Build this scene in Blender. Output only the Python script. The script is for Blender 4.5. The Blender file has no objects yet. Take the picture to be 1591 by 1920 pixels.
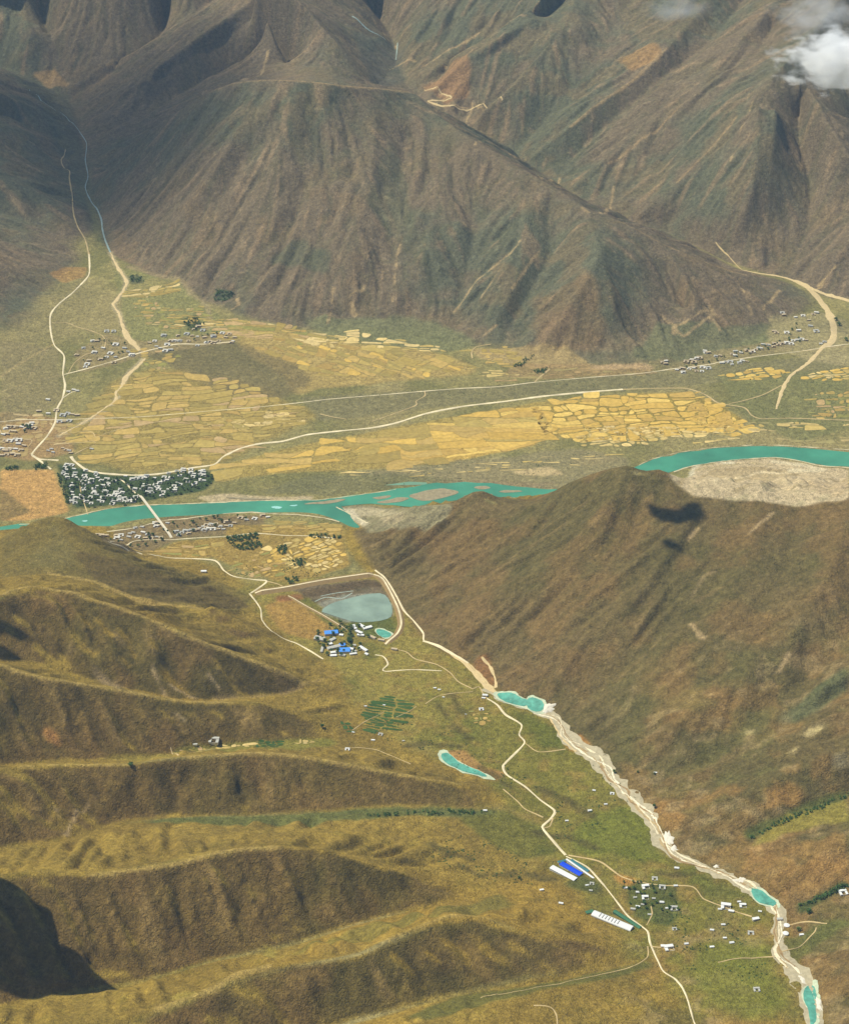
import bpy, math, random, time
import numpy as np
from mathutils import Vector, geometry
random.seed(7); RNG = np.random.default_rng(11)
scene = bpy.context.scene; COL = scene.collection
T0 = time.time()
# ------------------------------------------------------------------ camera
CAM_Z = 4500.0; PITCH = math.radians(30.0); FPX = 3588.0; PW, PH = 1591.0, 1920.0
cam_d = bpy.data.cameras.new('camera'); cam = bpy.data.objects.new('camera', cam_d); COL.objects.link(cam)
cam.location = (0, 0, CAM_Z); cam.rotation_euler = (math.pi/2 - PITCH, 0, 0)
cam_d.sensor_fit = 'HORIZONTAL'; cam_d.sensor_width = 36; cam_d.lens = 36*FPX/PW
cam_d.clip_start = 10; cam_d.clip_end = 60000
scene.camera = cam
scene.cycles.volume_bounces = 8; scene.cycles.transparent_max_bounces = 48; scene.cycles.max_bounces = 12
# ------------------------------------------------------------------ light
SUN_DIR = Vector((-0.64, 0.20, 1.10)).normalized()          # towards the sun: left, a little behind the mountains
sun_d = bpy.data.lights.new('sun', 'SUN'); sun_d.energy = 4.1; sun_d.angle = math.radians(0.5); sun_d.color = (1.0, 0.955, 0.79)
sun = bpy.data.objects.new('sun', sun_d); COL.objects.link(sun); sun.location = (0, 0, 6000)
sun.rotation_euler = SUN_DIR.to_track_quat('Z', 'Y').to_euler()
world = bpy.data.worlds.new('World'); scene.world = world; world.use_nodes = True
nt = world.node_tree; nt.nodes.clear()
sky = nt.nodes.new('ShaderNodeTexSky'); sky.sky_type = 'NISHITA'; sky.sun_disc = False
sky.sun_elevation = math.asin(SUN_DIR.z); sky.sun_rotation = math.atan2(SUN_DIR.x, SUN_DIR.y); sky.altitude = 4000
bg = nt.nodes.new('ShaderNodeBackground'); bg.inputs[1].default_value = 0.10
out = nt.nodes.new('ShaderNodeOutputWorld'); nt.links.new(sky.outputs[0], bg.inputs[0]); nt.links.new(bg.outputs[0], out.inputs[0])
scene.view_settings.view_transform = 'Standard'; scene.view_settings.look = 'None'
scene.view_settings.exposure = 0.40; scene.view_settings.gamma = 1.0
HAZE_DENSITY = 0.95e-5

# ------------------------------------------------------------------ helpers
def lin(r, g, b):
    f = lambda c: (c/255/12.92) if c/255 <= 0.04045 else ((c/255+0.055)/1.055)**2.4
    return (f(r), f(g), f(b))
def rays(px, py):
    dx = (np.asarray(px, float)-PW/2)/FPX; dy = -(np.asarray(py, float)-PH/2)/FPX
    cy = math.cos(PITCH) + dy*math.sin(PITCH); cz = -math.sin(PITCH) + dy*math.cos(PITCH)
    return dx/cy, cz/cy          # slopes per metre of forward (y) distance
def to_world(px, py, z):
    sx, sz = rays(px, py); y = (np.asarray(z, float)-CAM_Z)/sz
    return sx*y, y
def smooth(a, b, x):
    t = np.clip((x-a)/(b-a), 0, 1); return t*t*(3-2*t)
_lat = {}
def vnoise(x, y, s, seed=0):
    if seed not in _lat: _lat[seed] = np.random.default_rng(1000+seed).random((256, 256)).astype(np.float32)
    L = _lat[seed]; u = x/s; v = y/s
    i = np.floor(u).astype(np.int32); j = np.floor(v).astype(np.int32)
    fx = (u-i).astype(np.float32); fy = (v-j).astype(np.float32); fx = fx*fx*(3-2*fx); fy = fy*fy*(3-2*fy)
    i0 = i & 255; i1 = (i+1) & 255; j0 = j & 255; j1 = (j+1) & 255
    return (L[i0, j0]*(1-fx)+L[i1, j0]*fx)*(1-fy) + (L[i0, j1]*(1-fx)+L[i1, j1]*fx)*fy
def fbm(x, y, s, octv=4, seed=0, gain=0.5):
    a = 1.0; t = 0; n = 0
    for k in range(octv):
        c, sn = math.cos(0.7*k+0.3), math.sin(0.7*k+0.3)
        t = t + a*vnoise(c*x-sn*y+31*k, sn*x+c*y+57*k, s/(2**k), seed+k); n += a; a *= gain
    return t/n
def blur(a, r, n=2):
    r = int(r)
    if r < 1: return a
    for _ in range(n):
        for ax in (0, 1):
            p = np.pad(a, [(r+1, r) if k == ax else (0, 0) for k in range(2)], mode='edge')
            c = np.cumsum(p, axis=ax, dtype=np.float64)
            a = ((c[2*r+1:, :]-c[:-2*r-1, :]) if ax == 0 else (c[:, 2*r+1:]-c[:, :-2*r-1]))/(2*r+1)
            a = a.astype(np.float32)
    return a
# ------------------------------------------------------------------ the shape of the land
X0, X1, Y0, Y1, H = -4700.0, 4700.0, 3300.0, 17300.0, 10.0
NX = int((X1-X0)/H)+1; NY = int((Y1-Y0)/H)+1
# ridge and valley lines: (column, row) sighting and the height in metres of each point along the line
LINES = '''
# river and flats
-300,1025,0 0,985,0 140,975,0 300,958,0 500,950,0 620,945,0 740,925,0 870,908,0 1000,920,0
620,950,0 660,980,0 680,990,0
652,955,0 700,950,0 760,952,0 802,952,0 870,940,0 920,935,0 1000,936,0 1070,943,0 1140,928,0 1200,906,0 1262,890,1 1400,880,1 1591,895,1 1800,915,1
1000,920,0 1060,905,0 1200,880,0 1300,860,0 1447,848,0 1591,860,0 1900,890,0
1300,890,1 1500,890,1 1750,905,1
0,900,4 130,890,5 260,890,6 400,880,6 560,825,6 800,775,8 1000,745,8 1280,728,8 1400,780,6 1591,800,6 1900,820,8
0,791,24 160,786,20 332,776,18 561,755,18 800,733,18 1000,717,18 1257,692,20 1427,667,24 1591,645,28 1900,610,40
-300,900,10 0,850,14
240,1000,4 400,990,4 560,985,4 640,1000,4
230,1022,7 330,1047,10 420,1068,12 500,1090,16 600,1075,14 700,1068,14
# near left fan
-400,850,120 0,705,60 100,645,55 168,520,75 167,470,85
122,700,42 110,780,24
263,657,50 237,703,36 160,790,20
# foot of far massif
215,470,88 260,495,88 300,515,84 360,560,76 430,590,70 530,610,60 640,625,52 760,640,45 880,660,40 1000,670,36 1110,682,34 1240,685,32 1330,660,38 1430,620,46 1500,592,52 1548,574,56 1562,620,40 1541,653,30
600,590,82 700,598,80 800,605,76
440,640,58 600,660,48 870,700,30
# foot of left hills
167,470,88 130,505,92 90,530,100 60,570,95 30,610,90 -60,660,90 -300,760,120
# far massif crest
200,312,170 215,290,230 267,253,440 327,213,650 360,193,740 393,170,820 433,157,900 490,149,950 560,150,960 640,158,930 700,163,880 775,172,790 800,200,745 870,250,680 950,300,610 1040,350,540 1100,393,480 1160,414,440 1240,455,350 1320,490,260 1400,515,170 1480,537,105 1540,560,60
# massif spurs (front)
490,149,950 420,290,640 330,420,300 275,490,95
560,150,960 520,300,640 470,440,330 440,560,90
700,163,880 700,300,620 660,470,330 625,590,90
800,200,745 830,330,540 800,470,330 770,590,90
950,300,610 990,400,460 960,540,230 900,640,55
1100,393,480 1125,480,400 1150,560,260 1130,660,45
1240,455,350 1290,540,230 1330,630,60
1160,414,440 1110,500,380 1050,600,170 1000,655,45
# massif gullies (front)
570,260,705 590,380,470 605,520,220 615,605,80
455,300,605 400,400,375 330,500,140 300,515,88
760,260,640 740,400,420 735,540,190 730,605,80
900,330,540 890,450,330 855,585,110 850,640,52
1040,400,440 1030,480,300 960,610,90 940,665,40
1165,470,372 1180,560,215 1200,640,60
1250,500,260 1290,590,90
# left stream
215,470,86 190,420,104 165,320,150 150,240,205 130,190,250 60,150,320 0,125,370 -120,90,460
# ravine behind the massif, left
175,300,160 230,252,255 300,198,330 400,145,430 500,120,500 560,130,560
# stream behind, middle
700,20,680 735,70,590 742,110,540 720,150,500
640,0,720 700,20,680
742,110,540 762,158,470 800,192,430 880,238,360 960,287,290 1020,327,250 1100,386,205 1135,400,190 1250,437,150 1340,478,120 1391,506,100 1469,521,84 1546,553,62 1566,566,58
# spurs left of left stream
-250,60,1100 -100,130,760 0,175,560 60,200,430 110,232,290
-250,180,900 -60,220,560 60,250,360 125,300,190
-250,290,640 -60,325,430 60,350,300 150,430,130
-200,430,420 0,480,210 60,520,130
# gullies left of left stream
-150,190,620 0,215,420 60,240,330 115,265,215
-150,280,500 0,300,340 70,330,240 135,360,150
-150,390,400 0,400,240 80,430,160 150,462,95
# spurs beyond left stream
130,165,300 200,120,440 260,90,560 330,45,680 400,0,800 470,-60,950
60,60,600 110,110,430 128,160,310
-100,-60,1000 20,0,720 60,60,600
190,215,250 260,150,480 330,100,600 400,50,740 470,0,880 520,-60,1000
# gullies beyond left stream
140,178,262 230,125,415 300,70,540 330,0,690 360,-60,840
100,80,470 80,20,640 160,0,690 180,-60,820
150,240,205 230,190,350 330,125,520 420,70,660 480,30,790 510,-40,950
# spur between the ravines
560,0,1000 590,35,900 640,90,760 690,150,570 712,162,505
480,-60,1150 560,0,1000
500,30,880 520,90,700 540,125,590
# right of middle stream
775,160,470 830,115,610 900,75,750 960,35,880 1010,0,960 1080,-80,1150
800,0,850 780,60,700 760,110,560
820,-80,1050 800,0,850
790,175,450 850,125,560 930,80,700 1010,40,820 1060,0,900
# gullies and spurs on the right-hand range
800,185,450 860,120,640 930,75,790 1000,35,900
880,235,370 930,190,470 1000,120,680 1050,60,850 1080,0,950 1150,-80,1020
820,180,460 900,120,650 980,60,820
900,210,470 960,160,620 1020,90,790 1060,20,910 1120,-60,1080
960,285,292 1010,240,400 1050,190,540 1110,120,700 1150,50,840 1210,-40,1000
1000,290,330 1070,235,480 1120,195,590 1190,145,710 1250,90,840 1310,20,960 1370,-60,1120
1040,330,250 1100,270,380 1160,215,530 1230,155,675 1320,85,815 1380,20,920 1440,-60,1060
1080,345,280 1140,290,405 1220,225,575 1290,170,715 1350,110,855 1420,40,1010 1490,-50,1180
1130,400,192 1190,340,310 1240,270,482 1290,220,622 1350,170,755 1410,110,870 1450,50,960
1200,400,230 1270,340,385 1330,280,545 1380,220,700 1420,180,825 1470,120,960 1530,50,1080 1600,-40,1250
1250,420,180 1310,380,320 1360,340,450
1391,500,108 1430,420,285 1440,340,490 1450,260,690 1455,200,825
1360,470,150 1400,380,400 1420,290,620 1420,190,850
1469,518,88 1510,430,255 1520,350,410 1500,270,590 1500,200,720
1530,540,75 1591,450,290 1640,350,460
1591,560,62 1700,500,190 1850,420,350
1566,566,58 1650,585,80 1900,540,130
1640,350,460 1591,290,640 1540,210,800 1500,140,930
1591,250,560 1640,180,700 1700,60,950
# back skyline
-400,-140,1300 100,-140,1250 500,-140,1300 900,-140,1250 1300,-140,1400 1700,-140,1450 2100,-140,1500
# right foreground range crest
660,1000,4 700,980,40 760,957,130 800,948,170 840,944,200 880,924,244 905,919,262 930,934,231 952,938,229 975,940,237 1010,936,265 1060,906,400 1120,884,520 1150,876,566 1180,873,590 1208,883,568 1233,878,583 1277,899,548 1297,900,547 1335,896,557 1382,905,556 1427,908,559 1452,923,531 1496,922,551 1556,921,565 1591,918,584 1750,935,640 2000,945,700
# right range spurs
1180,873,590 1130,960,500 1060,1040,360 960,1100,230 850,1170,80 800,1205,35
905,919,262 860,1000,165 800,1080,60 770,1120,30
1335,896,557 1280,1000,500 1200,1110,400 1120,1180,290 1020,1260,150 960,1305,70
1060,906,400 980,1010,270 880,1080,130 810,1150,50
1427,908,559 1410,1010,520 1350,1140,430 1260,1240,310 1160,1300,200 1080,1345,110
1591,918,584 1570,1040,560 1500,1160,470 1400,1260,370 1280,1350,260 1160,1420,130
1750,935,640 1730,1100,560 1640,1220,500 1540,1290,420
# right range gullies
1060,930,378 1000,1000,278 900,1090,132 830,1165,40
1210,930,520 1150,1060,392 1050,1150,255 930,1240,72
1310,980,500 1240,1090,412 1160,1190,295 1130,1255,200 1020,1320,84
1385,960,520 1350,1080,450 1270,1180,352 1150,1270,196 1060,1345,84
1500,960,530 1460,1100,470 1360,1230,374 1260,1310,252 1130,1390,100
1670,980,560 1620,1120,480 1560,1230,400 1480,1300,330 1380,1370,260 1280,1410,200 1180,1450,112
1900,1150,560 1700,1230,460 1591,1290,380 1500,1350,310 1400,1410,240 1300,1440,170 1200,1500,130
# low rocky hills on the right
1750,1340,450 1600,1400,380 1520,1430,330 1430,1470,280 1330,1510,220 1270,1540,170
1591,1490,260 1500,1520,235 1440,1545,215 1390,1580,195 1340,1610,175
1900,1400,420 1700,1450,300 1591,1490,260
1750,1540,380 1600,1570,310 1530,1590,280 1470,1630,240 1430,1655,200
1591,1665,250 1530,1685,225 1480,1710,205
1800,1620,330 1591,1665,250
1800,1740,460 1650,1790,370 1591,1820,320 1560,1870,275
1800,1690,370 1650,1730,280 1560,1760,235 1510,1790,222
# foot of right range and front stream
680,992,4 650,1012,6 700,1066,14 757,1145,22 795,1202,30 877,1244,44 916,1285,56 960,1315,66 1045,1345,80 1075,1390,92 1130,1430,108 1190,1500,128 1240,1580,155 1280,1608,165 1400,1660,188 1450,1690,198 1480,1740,210 1500,1800,228 1530,1870,248 1545,1930,262 1600,2050,300
# front valley floor
723,1208,30 800,1240,40 890,1290,60 973,1370,80 950,1430,92 1039,1520,112 1018,1555,120 1061,1605,140 1149,1682,165 1219,1771,198 1286,1868,236 1320,1930,262
1297,1663,178 1400,1760,208 1400,1850,240
650,1260,40 700,1330,62 760,1400,86 860,1470,104
470,1115,18 520,1187,24 605,1235,30 700,1180,24 640,1100,16
1100,1480,114 1150,1560,140 1200,1620,158
# left hill, its crest and sides
-200,1110,120 0,1015,190 50,985,230 97,966,255 125,972,250 175,1002,180 215,1022,120 250,1042,70 300,1060,45
97,966,255 160,1020,225 220,1040,200 290,1085,150 350,1110,110 400,1125,80 450,1135,40 480,1125,22
0,985,0 60,970,0
-300,1260,400 -100,1180,330 0,1110,300 60,1090,290 150,1095,300
300,1058,40 380,1073,24 440,1095,20 480,1118,20
-300,1025,0 -100,1005,0 60,990,0 150,990,0 215,1010,2
# hollow in front of the left hill
0,1085,230 90,1078,235 175,1096,215 242,1128,175 304,1140,140 390,1155,95 470,1160,40
# gold shoulder
90,1075,235 175,1090,215 242,1118,190 304,1127,175 390,1133,155 448,1162,120 526,1208,60 590,1232,34
330,1160,170 430,1196,120 520,1235,60 590,1255,38
# second ridge
-400,1250,660 -100,1160,560 0,1112,520 58,1096,500 136,1109,470 253,1148,400 331,1183,345 428,1218,270 506,1249,190 565,1274,120 600,1280,60
# its foot, hidden then seen
-300,1300,420 0,1240,380 150,1270,300 300,1310,215 370,1318,180 487,1305,125 545,1297,95 604,1274,58 640,1255,40
# third ridge
-400,1340,640 -100,1270,520 0,1243,480 58,1265,450 156,1279,400 250,1298,335 339,1312,270 362,1314,255 430,1316,230 500,1318,205 550,1335,165 604,1362,115
# its foot
-400,1480,420 -100,1450,300 40,1432,255 130,1428,235 245,1425,205 330,1415,175 420,1403,145 540,1394,120 620,1385,100 680,1370,82 720,1340,66
# fourth ridge
-400,1500,600 -100,1450,430 40,1436,375 110,1432,350 240,1432,325 350,1417,308 470,1410,288 540,1413,268 620,1426,240 700,1441,210 780,1456,182 860,1468,155 940,1492,118 985,1510,112
545,1395,122 620,1400,115 720,1420,105 820,1450,98 
# its foot
-400,1680,430 0,1592,270 130,1572,230 230,1538,200 330,1531,185 450,1531,172 600,1522,155 730,1512,140 830,1516,130 930,1517,120 1000,1510,112
# fifth ridge, broad and golden
-400,1760,640 0,1640,510 170,1640,455 330,1617,428 430,1593,410 520,1587,390 590,1592,368 660,1608,325 730,1630,275 800,1650,218 880,1660,176
300,1570,270 450,1560,265 600,1560,235 750,1575,180 870,1590,155 960,1600,140
# its foot
-400,1960,420 0,1885,300 150,1860,272 250,1848,255 400,1800,232 500,1790,222 650,1737,200 760,1712,188 850,1692,178 950,1668,162 1020,1640,148
# sixth ridge
-300,2000,520 100,1930,440 300,1890,420 400,1852,410 450,1822,400 500,1811,395 600,1803,385 680,1792,375 725,1762,380 780,1740,368 850,1713,352 905,1717,335 960,1740,305 1030,1752,280 1100,1761,255 1190,1772,212
900,1700,215 1000,1700,200 1100,1720,188 1180,1755,190
# its foot
300,2050,360 600,1930,285 700,1905,285 850,1868,262 1000,1848,245 1120,1822,225 1212,1795,205
# nearest slope
500,2100,480 700,1990,400 850,1905,345 950,1875,315 1050,1850,290 1130,1840,275 1220,1840,245
1000,1950,340 1200,1930,290
-400,2300,560 500,2250,520 1200,2200,420 2000,2200,480
'''
def parse(txt):
    res = []
    for ln in txt.strip().splitlines():
        ln = ln.split('#')[0].strip()
        if ln: res.append(np.array([[float(v) for v in p.split(',')] for p in ln.split()]))
    return res
def catmull(P, step):
    P = np.asarray(P, float)
    if len(P) < 3:
        n = max(2, int(np.linalg.norm(P[-1][:2]-P[0][:2])/step)+1); t = np.linspace(0, 1, n)[:, None]
        return P[0]*(1-t)+P[-1]*t
    Q = np.vstack([2*P[0]-P[1], P, 2*P[-1]-P[-2]]); o = []
    for i in range(1, len(Q)-2):
        n = max(1, int(np.linalg.norm(Q[i+1][:2]-Q[i][:2])/step)); t = (np.arange(n)/n)[:, None]
        a, b, c, d = Q[i-1], Q[i], Q[i+1], Q[i+2]
        m1 = (c-a)*0.4; m2 = (d-b)*0.4
        o.append((2*t**3-3*t**2+1)*b+(t**3-2*t**2+t)*m1+(-2*t**3+3*t**2)*c+(t**3-t**2)*m2)
    o.append(Q[-2][None]); return np.vstack(o)
CP = []
for L in parse(LINES):
    x, y = to_world(L[:, 0], L[:, 1], L[:, 2]); CP.append(np.column_stack([x, y, L[:, 2]]))
def solve():
    h = None
    for cell, it in ((160, 1500), (80, 700), (40, 350), (20, 160), (10, 50)):
        nx = int((X1-X0)/cell)+1; ny = int((Y1-Y0)/cell)+1
        S = np.zeros((nx, ny)); N = np.zeros((nx, ny))
        for L in CP:
            D = catmull(L, cell*0.5)
            i = np.round((D[:, 0]-X0)/cell).astype(int); j = np.round((D[:, 1]-Y0)/cell).astype(int)
            ok = (i >= 0) & (i < nx) & (j >= 0) & (j < ny)
            np.add.at(S, (i[ok], j[ok]), D[ok, 2]); np.add.at(N, (i[ok], j[ok]), 1)
        M = N > 0; V = S/np.maximum(N, 1)
        if h is None: g = np.full((nx, ny), 200.0)
        else:
            xi = np.clip(np.arange(nx)*cell/pc, 0, h.shape[0]-1.001); yi = np.clip(np.arange(ny)*cell/pc, 0, h.shape[1]-1.001)
            i0 = xi.astype(int); j0 = yi.astype(int); fx = (xi-i0)[:, None]; fy = (yi-j0)[None]
            g = (h[i0][:, j0]*(1-fx)+h[i0+1][:, j0]*fx)*(1-fy)+(h[i0][:, j0+1]*(1-fx)+h[i0+1][:, j0+1]*fx)*fy
        g = g.astype(np.float32); V = V.astype(np.float32)
        for _ in range(it):
            p = np.pad(g, 1, mode='edge')
            g = (p[:-2, 1:-1]+p[2:, 1:-1]+p[1:-1, :-2]+p[1:-1, 2:])*0.25
            g[M] = V[M]
        h = g; pc = cell
    return h, M.astype(np.float32)
B, LM = solve()
B = B[:NX, :NY]; LM = LM[:NX, :NY]
B = blur(B, 1, 1)
gx = (X0+np.arange(NX)*H).astype(np.float32)[:, None]+np.zeros((1, NY), np.float32)
gy = (Y0+np.arange(NY)*H).astype(np.float32)[None]+np.zeros((NX, 1), np.float32)
def grads(a, c=H):
    return np.gradient(a, c, axis=0), np.gradient(a, c, axis=1)
def samp(A, x, y):
    u = np.clip((np.asarray(x)-X0)/H, 0, NX-1.001); v = np.clip((np.asarray(y)-Y0)/H, 0, NY-1.001)
    i = u.astype(np.int32); j = v.astype(np.int32); fx = (u-i).astype(np.float32); fy = (v-j).astype(np.float32)
    if A.ndim == 3: fx = fx[..., None]; fy = fy[..., None]
    return (A[i, j]*(1-fx)+A[i+1, j]*fx)*(1-fy)+(A[i, j+1]*(1-fx)+A[i+1, j+1]*fx)*fy
Bs = blur(B, 6, 2); gX, gY = grads(Bs); SL = np.hypot(gX, gY)
dX = -gX/np.maximum(SL, 1e-4); dY = -gY/np.maximum(SL, 1e-4)
def lic(scale, length, seed, step=16.0):
    """noise smeared along the fall line: gullies and ribs run downhill"""
    q = 2                                              # half resolution
    x = gx[::q, ::q].copy(); y = gy[::q, ::q].copy(); xs, ys = x.copy(), y.copy()
    acc = vnoise(x, y, scale, seed); n = 1.0
    for sgn in (1, -1):
        x, y = xs.copy(), ys.copy()
        for k in range(int(length/step/2)):
            a = samp(dX, x, y); b = samp(dY, x, y); x = x+sgn*step*a; y = y+sgn*step*b
            acc = acc+vnoise(x, y, scale, seed); n += 1
    acc = acc/n
    xi = np.clip(np.arange(NX)/q, 0, acc.shape[0]-1.001); yi = np.clip(np.arange(NY)/q, 0, acc.shape[1]-1.001)
    i0 = xi.astype(int); j0 = yi.astype(int); fx = (xi-i0)[:, None]; fy = (yi-j0)[None]
    acc = (acc[i0][:, j0]*(1-fx)+acc[i0+1][:, j0]*fx)*(1-fy)+(acc[i0][:, j0+1]*(1-fx)+acc[i0+1][:, j0+1]*fx)*fy
    m = blur(acc, 40, 1); d = acc-m; s = np.sqrt(blur(d*d, 60, 1))+1e-5
    return np.clip(d/s, -2.5, 2.5).astype(np.float32)
LA = lic(130, 700, 1); LB = lic(50, 460, 2); LC = lic(26, 260, 3)
STEEP = smooth(0.10, 0.42, SL)
far = smooth(8200, 9800, gy)
near_line = blur(np.clip(LM, 0, 1), 4, 2); near_line = 1-0.8*np.clip(near_line*9, 0, 1)
rib = lambda a: np.clip(np.abs(a), 0, 1.6)-0.8
AMP = STEEP*near_line; RM = (1-far)*smooth(-200, 500, gx)
G = B + AMP*((12-4*RM)*rib(LA)*(0.7+0.8*far)+(15-4*RM-5*far)*rib(LB)+(7.5-4*far)*LC)
rough = fbm(gx, gy, 420, 6, 20)-0.5; mid = fbm(gx, gy, 120, 4, 30)-0.5
G = G + STEEP*((34+34*far)*rough*near_line+16*mid*(0.3+0.7*near_line)) + smooth(0.03, 0.12, SL)*(1-STEEP)*5*rough
hum = smooth(20, 60, B)*(1-far)*6*(fbm(gx, gy, 90, 3, 40)-0.5); G = G+hum*(1-STEEP)
rug = smooth(450, 850, gx)*(1-smooth(5500, 6300, gy-0.15*gx))*smooth(0.03, 0.15, SL)
G = G+rug*(16*np.abs(fbm(gx, gy, 150, 4, 44)-0.5)*2+26*(fbm(gx, gy, 210, 4, 45)-0.5))
G = G.astype(np.float32)
print('terrain solved', time.time()-T0)
def ground(x, y): return samp(G, x, y)
G = np.maximum(G, -0.4)
def cast(px, py, full=False):
    """where the line of sight through each picture point first meets the land"""
    px = np.atleast_1d(np.asarray(px, float)); py = np.atleast_1d(np.asarray(py, float))
    sx, sz = rays(px, py); Y = np.arange(3400, 16800, 12.0)
    X = sx[:, None]*Y[None]; Z = CAM_Z+sz[:, None]*Y[None]
    d = Z-ground(X, Y[None]+np.zeros_like(X)); hit = d < 0; k = np.argmax(hit, axis=1); k = np.maximum(k, 1)
    k[~hit.any(axis=1)] = len(Y)-1
    r = np.arange(len(px)); a = d[r, k-1]; b = d[r, k]; t = a/np.maximum(a-b, 1e-6)
    y = Y[k-1]+t*12; return np.column_stack([sx*y, y])
# ------------------------------------------------------------------ ground cover (what grows or lies where)
C = lambda r, g, b: np.array(lin(r, g, b), np.float32)
n1 = fbm(gx, gy, 700, 5, 50); n2 = fbm(gx, gy, 180, 5, 60); n3 = fbm(gx, gy, 45, 4, 70)
g2X, g2Y = grads(blur(G, 1, 1)); asp = (-g2X*0.25-g2Y*(-1.0))      # how much a slope falls towards the near side
slp = np.hypot(g2X, g2Y)
def mix(a, b, t): t = t[..., None]; return a*(1-t)+b*t
# far mountains: mauve-brown scree with thin greenish shrub
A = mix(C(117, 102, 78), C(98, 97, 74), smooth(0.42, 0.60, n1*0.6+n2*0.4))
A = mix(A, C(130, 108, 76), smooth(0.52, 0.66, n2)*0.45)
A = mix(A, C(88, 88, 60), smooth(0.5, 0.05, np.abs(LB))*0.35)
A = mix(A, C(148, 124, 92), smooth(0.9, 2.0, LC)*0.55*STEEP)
# valley flats: olive grey
Fl = mix(C(142, 131, 80), C(122, 116, 68), smooth(0.35, 0.65, n2)); Fl = mix(Fl, C(152, 136, 90), smooth(0.5, 0.7, n1)*0.6)
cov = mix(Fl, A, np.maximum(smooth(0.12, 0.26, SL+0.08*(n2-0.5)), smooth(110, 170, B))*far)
# near range, right: warm brown
R_ = mix(C(111, 94, 57), C(99, 88, 51), smooth(0.4, 0.62, n1)); R_ = mix(R_, C(124, 98, 58), smooth(0.5, 0.68, n2)*0.6)
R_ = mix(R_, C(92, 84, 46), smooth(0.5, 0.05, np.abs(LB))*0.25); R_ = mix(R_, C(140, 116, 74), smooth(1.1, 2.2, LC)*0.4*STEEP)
# near ridges, left: golden on tops and back slopes, brown on the faces
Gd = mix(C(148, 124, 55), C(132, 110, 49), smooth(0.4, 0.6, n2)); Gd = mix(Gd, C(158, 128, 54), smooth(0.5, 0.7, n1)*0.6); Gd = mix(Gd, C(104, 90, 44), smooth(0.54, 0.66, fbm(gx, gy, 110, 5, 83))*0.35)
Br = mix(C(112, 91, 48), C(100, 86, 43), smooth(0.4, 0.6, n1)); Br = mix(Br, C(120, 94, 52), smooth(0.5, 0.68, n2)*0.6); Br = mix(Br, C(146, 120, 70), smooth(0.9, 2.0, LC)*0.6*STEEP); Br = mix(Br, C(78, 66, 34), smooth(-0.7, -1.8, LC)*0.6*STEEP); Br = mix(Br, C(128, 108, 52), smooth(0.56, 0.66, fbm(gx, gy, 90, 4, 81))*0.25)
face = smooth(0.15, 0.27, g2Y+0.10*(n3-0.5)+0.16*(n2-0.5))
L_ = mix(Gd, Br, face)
# near valley floor: olive green
Vf = mix(C(138, 124, 58), C(120, 112, 48), smooth(0.4, 0.6, n1)); Vf = mix(Vf, C(96, 98, 40), smooth(0.56, 0.72, n2)*0.7); Vf = mix(Vf, C(140, 114, 58), smooth(0.55, 0.7, n3)*0.5)
nearflat = smooth(0.17, 0.06, SL)
def world_poly(P):
    P = np.array(P, float); return cast(P[:, 0], P[:, 1])
def inside(P, x, y):
    r = np.zeros(np.shape(x), bool); n = len(P)
    for i in range(n):
        x1, y1 = P[i]; x2, y2 = P[(i+1) % n]
        if y1 == y2: continue
        r ^= ((y1 > y) != (y2 > y)) & (x < (x2-x1)*(y-y1)/(y2-y1)+x1)
    return r
def pts(txt): return [tuple(float(v) for v in p.split(',')) for p in txt.split()]
def window(P, pad):
    i0 = max(0, int((P[:, 0].min()-pad-X0)/H)); i1 = min(NX, int((P[:, 0].max()+pad-X0)/H)+2)
    j0 = max(0, int((P[:, 1].min()-pad-Y0)/H)); j1 = min(NY, int((P[:, 1].max()+pad-Y0)/H)+2)
    return slice(i0, i1), slice(j0, j1)
def area_mask(P, soft=25, nz=0.7, seed=0):
    w = window(P, soft*3+40); x = gx[w]; y = gy[w]
    m = inside(P, x, y).astype(np.float32); m = blur(m, max(1, soft/H), 2)
    t = m+nz*(fbm(x, y, 60+soft, 4, 200+seed)-0.5); return w, smooth(0.22, 0.78, t)*smooth(0, 0.08, m)
_pc = [0]
def paint(P, col, k=1.0, soft=25, nz=0.7, seed=0, world=False):
    _pc[0] += 1; seed = _pc[0]
    P = P if world else world_poly(P)
    w, m = area_mask(P, soft, nz, seed); cov[w] = mix(cov[w], np.array(col, np.float32), m*k)
def line_dist(W, x, y):
    d = np.full(x.shape, 1e9, np.float32)
    for a, b in zip(W[:-1], W[1:]):
        v = b-a; L = max(v@v, 1e-6); t = np.clip(((x-a[0])*v[0]+(y-a[1])*v[1])/L, 0, 1)
        d = np.minimum(d, np.hypot(x-a[0]-t*v[0], y-a[1]-t*v[1]))
    return d
def stroke(P, width, col, k=1.0, soft=10, nz=8, seed=0):
    W = world_poly(P); W = catmull(W, 40) if len(W) > 2 else W
    w = window(W, width+60); x = gx[w]; y = gy[w]; d = line_dist(W, x, y)+nz*2*(fbm(x, y, 50, 3, 300+seed)-0.5)
    cov[w] = mix(cov[w], np.array(col, np.float32), smooth(width/2+soft, width/2-soft*0.3, d)*k)
RIGHT = world_poly(pts('680,985 660,1000 700,1066 757,1145 795,1202 877,1244 916,1285 960,1315 1045,1345 1075,1390 1130,1430 1190,1500 1240,1580 1280,1608 1400,1660 1450,1690 1480,1740 1500,1800 1530,1870 1545,1915'))
RIGHT = np.vstack([RIGHT, [[1600, 3300], [4600, 3300], [4600, 7600], [1600, 7700], [700, 7500]]])
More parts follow.
